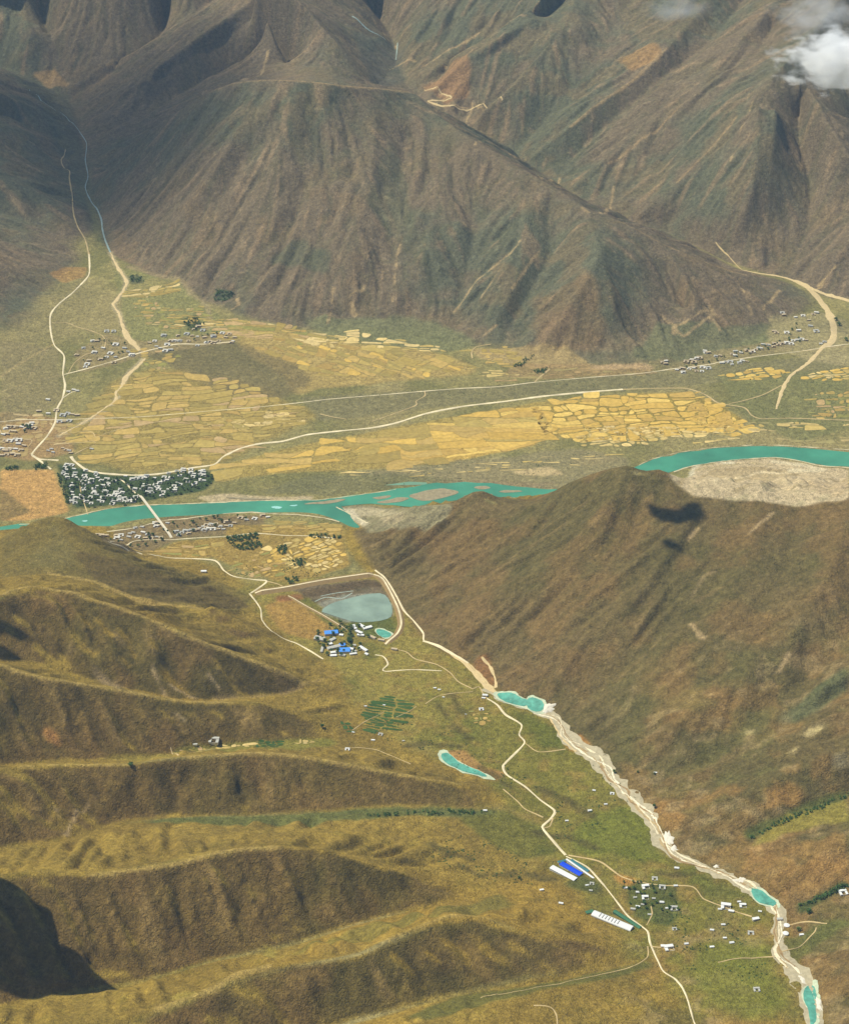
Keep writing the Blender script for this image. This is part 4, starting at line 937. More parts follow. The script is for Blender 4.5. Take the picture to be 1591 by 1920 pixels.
settle(zp('520,600 545,600 600,545 640,545 620,670 650,690 640,720 565,705 500,710 490,730 530,665 430,680 470,640 480,745 600,690 700,640 650,620 580,640 720,660 740,680', 3, 0, 440), 'fan village left of the wash', ['roofwhite', 'roofwhite', 'rooftan', 'roofgrey'], ['block', 'court', 'wing'], (.85, 1.3), 3, ((165, 190, 210, 999), ('left end', 'left half', 'right half', 'by the wash')))
settle(zp('1090,535 1115,520 1140,540 1080,570 1110,575 1050,560 1000,570 1010,600 960,600 940,620 1060,600 1110,625 1150,580 1180,600 1200,575 1160,610 1230,600 1270,580 1290,560 1250,555 1310,600 1320,580 1300,610 1200,610 880,630 870,600 920,570 900,640 840,610 930,655 960,650 980,600', 3, 0, 440), 'fan village right of the wash', ['roofwhite', 'rooftan', 'rooftan', 'roofgrey'], ['block', 'court', 'wing'], (.85, 1.3), 4,
       ((295, 312, 328, 350, 372, 395, 420, 999), ('by the wash', 'left part', 'left of centre', 'centre', 'below the dark grove', 'right of centre', 'right part', 'right end')))
settle(zp('415,875 435,880 385,885', 3, 0, 440), 'hamlet on the short spur track', ['roofwhite'], ['block'], (.9, 1.1), 5, ((132, 141, 999), ('left', 'middle', 'right')), ('', ''))
settle(zp('240,105 300,120 350,100 390,130 420,120 450,125 480,130 370,170 400,170 430,165', 3.315, 0, 740)+[(90, 750)], 'crossing of main road and line road', ['roofwhite', 'roofgrey', 'rooftan'], ['block', 'court'], (.9, 1.25), 6, ((85, 101, 115, 126, 137, 999), ('far left', 'left of the road', 'by the road', 'right of the road', 'further right', 'right end')))
settle(zp('210,210 160,215 100,205 70,230 40,295 60,290 90,285 120,285 30,345 60,340 90,340 10,340 40,375 80,370 170,190 130,350 150,320 20,250 35,215', 3.315, 0, 740), 'ochre village at the left edge', ['roofwhite', 'rooftan', 'rooftan'], ['block', 'court', 'wing'], (.9, 1.3), 7, ((10, 18, 28, 40, 999), ('left edge', 'left part', 'middle', 'right part', 'right end')), extra=.9)
settle(zp('320,340 300,350 390,335 410,345 430,350 330,360 440,365 570,340', 3.315, 0, 740), 'junction above the leafy town', ['roofwhite', 'roofgrey', 'rooftan'], ['block', 'court'], (.8, 1), 8, ((95, 110, 122, 128, 140, 999), ('left end', 'left', 'middle', 'right', 'right end', 'alone on the track')))
RV = zp('330,865 350,875 490,860 560,840 580,835 520,850 620,800 640,800 690,825 720,820 800,810 820,820 860,800 900,785 930,795 960,780 980,770 1010,745 1050,750 1080,760 1120,740 1140,735 1170,735 1200,740 1240,715 1270,710 1300,715 460,910 470,935 510,910 540,905 560,925 600,900 640,905 730,870 760,865 800,880 900,860 850,870 1400,740', 3.608, 1150, 440)
settle(RV, 'village along the line road', ['roofwhite', 'roofgrey', 'rooftan', 'rooftan'], ['block', 'court', 'wing'], (.85, 1.25), 9, ((1250, 1285, 1300, 1318, 1335, 1355, 1375, 1395, 1415, 1435, 1455, 1480, 1505, 1999), ('left end', 'near the left end', 'left part', 'under the brown spur', 'left of centre', 'centre', 'right of centre', 'in the thin middle', 'right half', 'right part', 'near the right end', 'almost at the wash', 'right end', 'beside the wash')), extra=.5)
settle(zp('1085,655 1100,665 1170,665 1150,545 1140,530 1230,560 1280,550 1350,540 1370,530 1320,580 1330,620 1370,655 1250,650', 3.608, 1150, 440), 'hamlet above the line road', ['roofwhite', 'rooftan', 'roofgrey'], ['block', 'court'], (.9, 1.3), 10, ((1460, 1480, 1500, 1520, 1999), ('left end', 'left part', 'middle', 'right part', 'beside the wash')))
# houses of the near valley, one by one
NEAR = [('909,1305', 1.25, 'gable', 'bright white house at the road fork beside the teal pools'), ('906,1310', .7, 'block', 'small white annex just below the bright house at the fork'),
 ('902,1331', .75, 'court', 'white house by a dark green patch left of the winding road'), ('873,1340', .4, 'block', 'tiny white hut among pale terraces below the road fork'),
 ('815,1291', .6, 'block', 'small white house, left one of a pair above the cart track'), ('823,1294', .6, 'block', 'small white house, right one of a pair above the cart track'),
 ('831,1308', .45, 'block', 'tiny white hut touching the cart track below the pair'), ('685,1325', .5, 'block', 'small white house above the leftmost green plot'),
 ('720,1323', .5, 'block', 'small white house above the striped green plots'), ('699,1389', .7, 'block', 'long white house under the striped green plots'),
 ('713,1378', .7, 'court', 'grey-white yard house under the right end of green plots'), ('662,1374', .5, 'block', 'small white house at the foot of the leftmost green plot'),
 ('651,1406', .7, 'court', 'white yard house where the thin track starts on the gold slope'), ('756,1390', .5, 'block', 'small pale house on a bare knoll right of the plots'),
 ('1113,1483', .7, 'gable', 'white cottage uppermost of the scatter above the green meadow'), ('1147,1489', .6, 'court', 'low yard house nearest the stream above the meadow'),
 ('1135,1509', .7, 'gable', 'white cottage at the top edge of the green meadow'), ('1105,1521', .9, 'gable', 'bright white cottage left of the green meadow'),
 ('1062,1540', .7, 'gable', 'white cottage just right of the hairpin bend'), ('909,1521', .7, 'block', 'white hut in the wet ravine bottom under the brown scarp'),
 ('1015,1670', .7, 'block', 'flat white shed on olive slope left of the blue hall'), ('1051,1695', .9, 'gable', 'lone white cottage between the blue hall and the greenhouse'),
 ('1100,1661', .7, 'gable', 'white cottage upright under the right end of the blue hall'), ('1109,1658', .6, 'court', 'grey yard house under the right end of the blue hall'),
 ('1107,1671', .6, 'block', 'pale hut on the green patch below the blue hall'), ('1268,1629', .95, 'gable', 'lone white cottage between the fork track and the stream'),
 ('1227,1649', .8, 'court', 'grey-walled yard house above the fork track'), ('1210,1665', 1.0, 'wing', 'white winged house against the lower side of the fork track'),
 ('1241,1665', .9, 'court', 'pinkish-white yard house on the lower side of the fork track'), ('1266,1662', .8, 'gable', 'white house standing right at the edge of the fork track'),
 ('1172,1666', .8, 'gable', 'white house in the hamlet nearest the blue hall'), ('1195,1674', .8, 'gable', 'white round-looking house in the hamlet among dark trees'),
 ('1209,1685', .9, 'wing', 'white winged house in the middle of the hamlet'), ('1204,1697', .7, 'gable', 'tall pale house below the middle of the hamlet'),
 ('1195,1701', .7, 'block', 'low white house lower left in the hamlet'), ('1186,1706', .8, 'block', 'long pale house lowest left in the hamlet'),
 ('1190,1684', .6, 'block', 'grey hut on the left side of the hamlet'), ('1225,1686', .6, 'block', 'grey hut right of the hamlet centre'),
 ('1240,1693', .9, 'gable', 'bright white cottage at the right side of the hamlet'), ('1250,1704', .7, 'gable', 'white cottage by the hamlet path, left of the yard house'),
 ('1263,1705', 1.0, 'court', 'pale yard house at the lower right corner of the hamlet'), ('1217,1716', .6, 'block', 'small pale hut beside the hamlet path'),
 ('1286,1771', .8, 'gable', 'lone white cottage right of the long white shed'), ('1264,1743', .6, 'court', 'faint grey house on the meadow above the long white shed'),
 ('1334,1745', .8, 'gable', 'white cottage on the meadow, left one of the upper two'), ('1355,1735', .8, 'gable', 'white cottage on the meadow, highest and rightmost of the scatter'),
 ('1358,1760', .6, 'block', 'small hut on the meadow touching a dark bank'), ('1371,1769', .9, 'gable', 'bright white cottage at the right end of the dark bank'),
 ('1334,1777', .7, 'block', 'narrow white hut lowest on the meadow'), ('1407,1751', .8, 'court', 'pale curved yard house near the stream bend'),
 ('1416,1725', 1.1, 'block', 'long white building right beside the end of the fork track'), ('1424,1710', .7, 'gable', 'white hut at the upper end of the gravel yard'),
 ('1392,1700', .9, 'wing', 'white house above the gravel yard under the teal pool'), ('1385,1692', .6, 'block', 'small white hut topmost over the gravel yard'),
 ('1360,1702', 1.3, 'wing', 'large white winged house at the left end of gravel yard'), ('1349,1706', .8, 'gable', 'white cottage leftmost by the gravel yard'),
 ('1370,1710', .9, 'block', 'long white house along the lower edge of the gravel yard'), ('1461,1725', .9, 'block', 'pinkish-white hut in the stream bed above the tanks'),
 ('1502,1754', .7, 'block', 'small white house on the right bank in dark trees'), ('1418,1857', .8, 'court', 'lone pale yard house on the green slope near the bottom right'),
 ('1580,1675', 1.1, 'court', 'white walled house at the right edge among dark green'), ('401,1390', 1.5, 'court', 'pink-walled farmstead beside the narrow crop strip'),
 ('366,1397', .8, 'block', 'small pale farm hut left of the pink farmstead'), ('382,1073', 1.2, 'block', 'lone white hut on the hillside below the curving road'),
 ('1228,1450', .6, 'block', 'small white hut with dark hollow right of the stream'), ('1244,1776', 1.0, 'block', 'white house, first of the row at the lower crossroads'), ('1254,1780', 1.2, 'wing', 'white winged house ending the row at the lower crossroads')]
for q, s, k, lab in NEAR:
    x, y = pts(q)[0]; house(x, y, lab, None, k, 'wall', 'white' if 'grey' not in lab and 'pale' not in lab and 'pink' not in lab else 'roofgrey', s, near=True)
build_houses()
# ---- long halls and sheds: two sighted end points, a width and a roof
def hall(name, a, b, width, hgt, label, cat, roof='roofwhite', wall='wall', pitch=2.5, group=None, vents=0, curved=False, windows=True):
    A_, B_ = cast([a[0], b[0]], [a[1], b[1]]); c = (A_+B_)/2; L = float(np.linalg.norm(B_-A_)); ang = math.atan2(B_[1]-A_[1], B_[0]-A_[0])
    if abs(ang) > math.pi/2: ang -= math.copysign(math.pi, ang)
    z = float(ground(c[0], c[1])); r = link(name, None); r.location = (c[0], c[1], z+.3); r.rotation_euler = (0, 0, ang); tag(r, label, cat, group)
    x = L/2; y = width/2
    link('wall', bmesh_('wall', [box(-x, x, -y, y, -7, hgt)], M[wall]), r)
    if curved:
        V = []; F = []; n = 9
        for k in range(n):
            t = math.pi*k/(n-1); yy = -math.cos(t)*(y+.6); zz = hgt+math.sin(t)*pitch+.2
            V += [(-x-.6, yy, zz), (x+.6, yy, zz)]
        for k in range(n-1): F.append((2*k, 2*k+1, 2*k+3, 2*k+2))
        F += [tuple(range(0, 2*n, 2)), tuple(range(2*n-1, 0, -2))]
        link('roof', mesh('roof', V, F, M[roof]), r)
    elif pitch <= 0: link('roof', bmesh_('roof', [box(-x-.6, x+.6, -y-.6, y+.6, hgt, hgt+.6)], M[roof]), r)
    else: link('roof', bmesh_('roof', [gable(-x, x, -y, y, hgt, hgt+pitch)], M[roof]), r)
    if windows:
        link('door', bmesh_('door', [box(-1.6, 1.6, -y-.1, -y, 0, 3.2)], M['dark']), r)
        for k in range(max(2, int(L/12))):
            xx = -x+L*(k+.5)/max(2, int(L/12))
            if abs(xx) > 3: link('window', bmesh_('window', [box(xx-1, xx+1, -y-.1, -y, hgt*.45, hgt*.45+1.6)], M['dark']), r)
    for k in range(vents):
        xx = -x*.62+k*x*1.1/vents; link('roof_slot', bmesh_('roof_slot', [box(xx-.9, xx+.9, -y*.72, y*.5, hgt+pitch*.55, hgt+pitch+.6)], M['dark']), r)
    return r
Z_ = lambda a, b: (570+a/7.576, 1150+b/7.576)
hall('factory_hall', Z_(290, 300), Z_(480, 285), 26, 9, 'big hall with bright blue roof, highest of the two blue ones', 'factory hall', 'blue', pitch=2)
hall('factory_hall', Z_(150, 360), Z_(290, 385), 26, 8, 'wide hall with pale grey roof left of the upper blue hall', 'factory hall', 'roofgrey', pitch=2)
hall('factory_hall', Z_(500, 545), Z_(650, 540), 30, 9, 'big hall with bright blue roof, lower of the two blue ones', 'factory hall', 'blue', pitch=2)
hall('factory_hall', Z_(500, 465), Z_(585, 462), 18, 7, 'small blue roofed hall touching the long grey shed', 'factory hall', 'blue', pitch=2)
hall('factory_shed', Z_(330, 515), Z_(510, 475), 17, 7, 'long grey roofed shed left of the small blue hall', 'shed', 'roofgrey', pitch=2)
hall('factory_shed', Z_(640, 515), Z_(700, 520), 16, 7, 'short white shed right of the lower blue hall', 'shed', 'white', pitch=2)
hall('factory_shed', Z_(345, 450), Z_(400, 442), 12, 6, 'small white shed between the grey hall and the long shed', 'shed', 'white', pitch=1)
hall('factory_shed', Z_(375, 572), Z_(470, 560), 12, 6, 'white shed directly left of the lower blue hall', 'shed', 'white', pitch=1)
hall('factory_shed', Z_(370, 612), Z_(460, 606), 12, 5, 'white shed at the lower left corner of the works', 'shed', 'white', pitch=1)
hall('factory_shed', Z_(500, 600), Z_(585, 605), 11, 5, 'white shed below the lower blue hall, middle of the row', 'shed', 'roofgrey', pitch=1)
hall('factory_shed', Z_(650, 592), Z_(745, 578), 9, 5, 'narrow white shed at the lower right of the works', 'shed', 'white', pitch=1)
hall('factory_shed', Z_(670, 560), Z_(745, 545), 8, 5, 'narrow pale shed just above the lower right shed', 'shed', 'roofgrey', pitch=1)
hall('factory_shed', Z_(790, 490), Z_(890, 545), 13, 7, 'slanting white block alone at the right of the works', 'shed', 'white', pitch=1)
hall('factory_shed', Z_(868, 580), Z_(905, 598), 10, 5, 'tiny white shed at the foot of the slanting block', 'shed', 'white', pitch=1)
hall('factory_shed', Z_(695, 460), Z_(735, 465), 9, 5, 'tiny white shed above the slanting block', 'shed', 'roofgrey', pitch=1)
hall('factory_shed', Z_(500, 315), Z_(555, 320), 11, 5, 'small white shed at the right end of upper blue hall', 'shed', 'white', pitch=1)
hall('factory_shed', Z_(245, 560), Z_(265, 490), 9, 5, 'upright pale shed at the left edge of the works', 'shed', 'roofgrey', pitch=1)
hall('factory_shed', Z_(370, 400), Z_(440, 365), 14, 6, 'bent grey shed just under the upper blue hall', 'shed', 'roofgrey', pitch=1)
for k, (a, b, w, t) in enumerate(((Z_(700, 180), Z_(735, 235), 11, 'upper white dormitory row nearest the dark trees'), (Z_(735, 260), Z_(825, 295), 12, 'lower white dormitory row below the first one'), (Z_(780, 170), Z_(845, 205), 13, 'short white dormitory topmost near the reservoir'),
   (Z_(840, 230), Z_(960, 200), 14, 'white dormitory left of the teal yard'), (Z_(755, 318), Z_(850, 325), 10, 'thin white row below the dormitories'), (Z_(935, 335), Z_(1010, 365), 11, 'pale row leading down to the reservoir road'), (Z_(1050, 385), Z_(1140, 395), 9, 'low pinkish row beside the road mouth'), (Z_(1240, 515), Z_(1320, 525), 9, 'low pale building alone where the two tracks part'))):
    hall('dormitory', a, b, w, 6, t, 'building', 'white' if 'pale' not in t and 'pink' not in t else 'rooftan', pitch=1)
Y_ = lambda a, b: (1000+a/5.303, 1580+b/5.303)
hall('farm_hall', Y_(272, 226), Y_(470, 326), 20, 7, 'long hall with deep blue roof above the winding valley road', 'farm hall', 'deepblue', 'white', pitch=1.5)
hall('farm_shed', Y_(175, 262), Y_(415, 372), 20, 6, 'broad white shed along the near side of the blue hall', 'shed', 'white', 'white', pitch=1.2)
hall('farm_shed', Y_(325, 190), Y_(660, 388), 6, 5, 'very narrow white shed along the far side of the blue hall', 'shed', 'white', 'white', pitch=.8)
hall('farm_shed', Y_(370, 190), Y_(545, 288), 11, 5, 'dull teal roofed shed behind the narrow white one', 'shed', 'tealroof', pitch=1)
hall('farm_shed', Y_(240, 205), Y_(315, 190), 8, 5, 'short blue-grey shed at the upper left of the blue hall', 'shed', 'tealroof', pitch=1)
hall('greenhouse', Y_(590, 715), Y_(975, 865), 27, 4, 'long white barrel roofed greenhouse with dark roof slots', 'greenhouse', 'white', 'white', pitch=6, vents=7, curved=True, windows=False)
hall('net_house', Y_(800, 700), Y_(1060, 850), 13, 4, 'long green net house behind the white greenhouse', 'net house', 'greenroof', 'greenroof', pitch=2, windows=False)
hall('net_house', Y_(520, 700), Y_(590, 690), 12, 3, 'short green net house at the left tip of the greenhouse', 'net house', 'greenroof', 'greenroof', pitch=1, windows=False)
# white round tanks
def tank(px, py, r_, label):
    p = cast(px, py)[0]; z = float(ground(*p)); o = link('water_tank', None); o.location = (p[0], p[1], z); tag(o, label, 'tank', 'white tanks beside the stream')
    n = 20; V = [(r_*math.cos(2*math.pi*i/n), r_*math.sin(2*math.pi*i/n), zz) for zz in (-4, 5) for i in range(n)]
    F = [(i, (i+1) % n, n+(i+1) % n, n+i) for i in range(n)]; link('tank_wall', mesh('tank_wall', V, F, M['white']), o)
    V = [(r_*1.03*math.cos(2*math.pi*i/n), r_*1.03*math.sin(2*math.pi*i/n), 5) for i in range(n)]+[(0, 0, 6.6)]; link('tank_lid', mesh('tank_lid', V, [(i, (i+1) % n, n) for i in range(n)], M['white']), o)
tank(1474, 1737, 9.5, 'upper of the two white tanks beside the stream'); tank(1472, 1752, 9.5, 'lower of the two white tanks beside the stream')
# heaps of white gravel
def heap(px, py, rx, ry, h, label, m='white', name='gravel_heap', seed=0):
    p = cast(px, py)[0]; V = []; F = []; n = 26; k = 8
    for j in range(k):
        for i in range(n):
            t = 2*math.pi*i/n; q = j/(k-1); rr = (1-q*.98)*(1+.6*(float(vnoise(np.float32(math.cos(t)*40+seed*90), np.float32(math.sin(t)*40), 14, 9))-.5)*2)
            x = p[0]+rx*rr*math.cos(t); y = p[1]+ry*rr*math.sin(t)
            V.append((x, y, float(ground(x, y))-.6+h*(math.sin(q*math.pi/2)**.8)*(1+.5*(float(vnoise(np.float32(x), np.float32(y), 7, 11))-.5))))
    for j in range(k-1):
        for i in range(n): F.append((j*n+i, j*n+(i+1) % n, (j+1)*n+(i+1) % n, (j+1)*n+i))
    tag(link(name, mesh(name, V, F, M[m], smooth_=True)), label, 'heap')
M['chalk'] = mat('white_gravel', lin(214, 206, 188), .95, .10, .2, bump=.8, bscale=.3)
heap(1026, 1329, 30, 26, 8, 'white gravel heap at the lower end of the teal pools', 'chalk', seed=1)
heap(1252, 1572, 16, 34, 5, 'white gravel heap in the stream bed by the green meadow', 'chalk', seed=2)
heap(1263, 1592, 12, 18, 4, 'second white heap just downhill in the same stream bed', 'chalk', seed=3)
heap(1386, 1652, 24, 14, 5, 'white gravel heap just above the teal pool on the stream', 'chalk', seed=4)
heap(1534, 1885, 11, 40, 5, 'tall narrow white heap beside the lowest teal pool', 'chalk', seed=5)
heap(1505, 1835, 14, 26, 5, 'grey-white heap above the lowest teal pool', 'chalk', seed=6)
heap(1342, 1625, 10, 8, 4, 'small white heap at the left stream bank above the bend', 'chalk', seed=7)
# ---- bridge
def bridge():
    W2 = world_poly([(262, 930), (322, 1009)]); a = W2[0]; b = W2[1]; L = float(np.linalg.norm(b-a)); ang = math.atan2(*(b-a)[::-1]); r = link('bridge', None)
    r.location = (a[0], a[1], 0); r.rotation_euler = (0, 0, ang); tag(r, 'long pale concrete road bridge crossing the turquoise river', 'bridge')
    zt = 11.0
    V = []; F = []; n = 40
    for i in range(n+1):
        x = L*i/n; t = min(1, min(i, n-i)/3.0); z = 4.5+(zt-4.5)*t
        V += [(x, -6, z), (x, 6, z), (x, 6, z-1.6), (x, -6, z-1.6)]
    for i in range(n):
        k = 4*i
        for q in range(4): F.append((k+q, k+(q+1) % 4, k+4+(q+1) % 4, k+4+q))
    F += [(3, 2, 1, 0), (4*n, 4*n+1, 4*n+2, 4*n+3)]
    link('deck', mesh('deck', V, F, M['concrete']), r)
    for s in (-1, 1):
        V = []; F = []
        for i in range(n+1):
            x = L*i/n; t = min(1, min(i, n-i)/3.0); z = 4.5+(zt-4.5)*t
            V += [(x, s*6-.2, z), (x, s*6+.2, z), (x, s*6+.2, z+1.3), (x, s*6-.2, z+1.3)]
        for i in range(n):
            k = 4*i
            for q in range(4): F.append((k+q, k+(q+1) % 4, k+4+(q+1) % 4, k+4+q))
        link('railing', mesh('railing', V, F, M['concrete']), r)
    for i in range(1, 12):
        x = L*i/12; link('pier', bmesh_('pier', [box(x-1.2, x+1.2, -4.5, 4.5, -6, zt-1.6)], M['concrete']), r)
bridge()
# ---- dam and dykes round the reservoir
M['dam'] = mat('dam_earth', lin(140, 116, 74), .95, .15, .08, bump=1, bscale=.15)
def bank(name, q, top, h, slope, label, road=True, cat='embankment'):
    W = catmull(world_poly(pts(q)), 10); T = np.gradient(W, axis=0); T /= np.linalg.norm(T, axis=1)[:, None]; N = np.column_stack([-T[:, 1], T[:, 0]])
    g = ground(W[:, 0], W[:, 1]); hh = h*np.minimum(1, np.minimum(np.arange(len(W)), np.arange(len(W))[::-1])/3.0)
    prof = [(-top/2-slope*h-6, -3-h, 0), (-top/2, 0, 1), (top/2, 0, 1), (top/2+slope*h+6, -3-h, 0)]
    V = np.vstack([np.column_stack([W+N*o_, (g+hh*(1 if f else 0) - (2 if not f else 0))]) for o_, dz, f in prof]); n = len(W); F = []
    for k in range(3):
        for i in range(n-1): F.append((k*n+i, (k+1)*n+i, (k+1)*n+i+1, k*n+i+1))
    r = link(name, mesh(name, V, F, M['dam'])); tag(r, label, cat)
    if road:
        V = np.vstack([np.column_stack([W+N*o_*top*.42, g+hh+.25]) for o_ in (-1, 1)]); link('crest_road', mesh('crest_road', V, [(i, n+i, n+i+1, i+1) for i in range(n-1)], M['road']), r)
bank('dam', '478,1112 500,1109 534,1104 609,1090 700,1077', 9, 9, 2.0, 'long straight earth dam with a pale road on its crest')
bank('dyke', '700,1077 718,1088 736,1120 747,1145 752,1171 744,1190 722,1208', 10, 5, 1.8, 'curved dyke with a pale road round the right side of the reservoir')
bank('dyke', '540,1117 572,1136 605,1154 650,1181', 4, 3, 1.6, 'thin slanting dyke between the reservoir and the gold field')
# ------------------------------------------------------------------ trees
def leafmat(name, c): return mat(name, c, .85, .35, .25, spec=.15)
M['leaf'] = leafmat('poplar_leaf', lin(92, 112, 58)); M['leafd'] = leafmat('willow_leaf', lin(72, 98, 50)); M['bark'] = mat('bark', lin(96, 78, 58), .95, .15, .5)
def crown_mesh(seed, m, n=170, rx=5.2, rz=5.0, zc=7.0):
    r = random.Random(seed); V = []; F = []
    lobes = [(r.uniform(-.5, .5)*rx, r.uniform(-.5, .5)*rx, zc+r.uniform(-.5, .6)*rz, r.uniform(.5, .8)) for _ in range(6)]
    for _ in range(n):
        lx, ly, lz, lr = r.choice(lobes); d = Vector((r.gauss(0, 1), r.gauss(0, 1), r.gauss(0, 1))).normalized()*r.uniform(.6, 1.05)*lr
        c = Vector((lx+d.x*rx, ly+d.y*rx, lz+d.z*rz)); u = Vector((r.gauss(0, 1), r.gauss(0, 1), r.gauss(0, .6))).normalized(); w = u.cross(Vector((r.gauss(0, 1), r.gauss(0, 1), r.gauss(0, 1)))).normalized(); s = r.uniform(.6, 1.3)
        k = len(V); V += [c-u*s-w*s, c+u*s-w*s*.7, c+u*s*.8+w*s, c-u*s*.7+w*s*.9]; F.append((k, k+1, k+2, k+3))
    return mesh('crown', V, F, m)
def trunk_mesh():
    V = []; F = []
    def limb(p, q, r0, r1):
        k = len(V); d = (Vector(q)-Vector(p)); a = d.orthogonal().normalized(); b = d.cross(a).normalized()
        for c, rr in ((Vector(p), r0), (Vector(q), r1)):
            for i in range(6): t = i*math.pi/3; V.append(c+a*math.cos(t)*rr+b*math.sin(t)*rr)
        for i in range(6): F.append((k+i, k+(i+1) % 6, k+6+(i+1) % 6, k+6+i))
    limb((0, 0, -1.5), (0, 0, 5), .5, .3)
    for e in ((1.8, .5, 8), (-1.6, 1, 8.2), (.2, -1.9, 7.8), (0, .3, 10)): limb((0, 0, 4), e, .26, .08)
    return mesh('trunk', V, F, M['bark'])
CR = [crown_mesh(k, M['leaf'] if k % 2 else M['leafd'], rx=5+k*.4, rz=4.4+.7*(k % 3)) for k in range(5)]; TR = trunk_mesh(); NT = [0]
def to_px(x, y, z):
    d = y*math.cos(PITCH)+(CAM_Z-z)*math.sin(PITCH); u = y*math.sin(PITCH)-(CAM_Z-z)*math.cos(PITCH); return PW/2+FPX*x/d, PH/2-FPX*u/d
def tree(p, label, group, s=1.0, crown=None):
    z = float(ground(p[0], p[1])); r = link('tree', None); r.location = (p[0], p[1], z); r.rotation_euler = (0, 0, random.uniform(0, 6)); r.scale = (s, s, s*random.uniform(.85, 1.15))
    tag(r, label, 'tree', group); link('trunk', TR, r); link('crown', crown or random.choice(CR), r); NT[0] += 1
def scatter(q, n, mind, label, group, s=(.8, 1.2), town=False, seed=0):
    W = world_poly(pts(q)); r = random.Random(seed); lo = W.min(0); hi = W.max(0); got = []; tries = 0
    while len(got) < n and tries < n*60:
        tries += 1; p = np.array([r.uniform(lo[0], hi[0]), r.uniform(lo[1], hi[1])])
        if not inside(W, p[0:1], p[1:2])[0]: continue
        if got and min(np.hypot(*(np.array(got)-p).T)) < mind: continue
        got.append(p)
    xs_ = sorted(p[0] for p in got); ym = np.median([p[1] for p in got]); nb = max(1, min(9, len(got)//4))
    for p in got:
        sz = r.uniform(*s); q = (sz-s[0])/(s[1]-s[0]); sw = 'small' if q < .33 else ('large' if q > .67 else 'middling'); b = min(nb-1, xs_.index(p[0])*nb//len(xs_))
        pos = 'from the left edge' if b == 0 else ('at the right edge' if b == nb-1 else ('middle' if nb == 3 else ('left half', 'right half')[b*2 >= nb]+', '+('second', 'third', 'fourth', 'fifth', 'sixth', 'seventh', 'eighth')[b-1]+' strip'))
        pos = pos.replace('from the left edge', 'at the left edge')
        ci = r.randrange(5); hue = 'olive' if ci % 2 else 'deep green'
        if town:
            X_, Y_p = to_px(p[0], p[1], 4.0); tree(p, '%s %s tree, leafy town, %s, %s' % (sw, hue, bins(X_, *TC), bins(Y_p-townline(X_), (-8, 8), ('highway side', 'middle', 'river side'))), group, sz, CR[ci]); continue
        lab = '%s %s %s, %s, %s' % (sw, hue, label.replace('dark tree', 'tree'), pos, 'far side' if p[1] > ym else 'near side'); tree(p, lab, group, sz, CR[ci])
random.seed(3)
scatter('112,872 160,885 235,900 262,925 270,942 250,946 143,953 122,915', 95, 15, 'dark tree, town west of bridge road', 'trees in the leafy town', (.9, 1.5), True, seed=1)
scatter('262,900 330,890 396,882 402,900 380,918 300,935 280,935 262,920', 62, 15, 'dark tree, town east of bridge road', 'trees in the leafy town', (.9, 1.5), True, seed=2)
scatter('200,1010 250,990 350,972 470,965 480,975 380,995 320,1010', 34, 18, 'dark tree, riverside village', 'trees of the riverside village', (.9, 1.4), seed=3)
scatter('590,1200 600,1175 640,1165 680,1172 700,1190 695,1215 640,1235 600,1225', 34, 14, 'dark tree, blue roofed works', 'trees at the works', (.9, 1.5), seed=4)
scatter('1165,1655 1210,1650 1262,1668 1280,1705 1230,1715 1180,1700', 26, 10, 'bushy tree, near hamlet', 'trees of the near hamlet', (.6, 1.0), seed=5)
scatter('145,690 160,640 220,625 250,655 200,680', 10, 20, 'dark tree, fan village left of wash', 'trees of the fan village', (.8, 1.2), seed=6)
scatter('335,612 370,600 440,630 420,645 350,640', 12, 20, 'dark tree, fan village right of wash', 'trees of the fan village', (.8, 1.2), seed=7)
scatter('40,800 60,795 65,808 45,812', 6, 12, 'tree, dark clump in ochre village', 'clump in the ochre village', (1.1, 1.4), seed=8)
scatter('1280,690 1360,668 1470,635 1490,590 1500,640 1400,665', 26, 30, 'dark tree, houses along line road', 'trees along the line road', (.8, 1.2), seed=9)
scatter('532,1086 555,1082 560,1092 545,1098', 9, 9, 'tree, round clump beside dam road', 'clump beside the dam road', (1, 1.3), seed=10)
for px, py, s, lab in ((1151, 1449, 1.1, 'lone round tree on the left bank of the gravel stream'), (1195, 1449, .8, 'lone small tree right of the gravel stream, upper one'), (1226, 1452, .8, 'lone small tree by the hut right of the gravel stream'), (1226, 1515, 1.4, 'lone dark tree at the right edge of the stream bed'), (604, 1364, 1.6, 'lone round tree at the tip of the brown ridge'),
        (245, 1437, 1.5, 'lone bushy tree on the ridge crest left of the crop strip'), (1516, 1712, 1.6, 'dark tree upper of two on the right bank above the tanks'), (1497, 1745, 1.3, 'dark tree beside the small house on the right bank'), (973, 1648, 1.0, 'lone dark tree left of the blue hall'), (1566, 600, 1.8, 'dark round tree right of the sandy wash, upper one'), (1572, 610, 1.8, 'dark round tree right of the sandy wash, lower one'), (1585, 638, 1.8, 'dark round tree at the right edge by the line road')):
    tree(cast(px, py)[0], lab, None, s)
print('trees', NT[0])
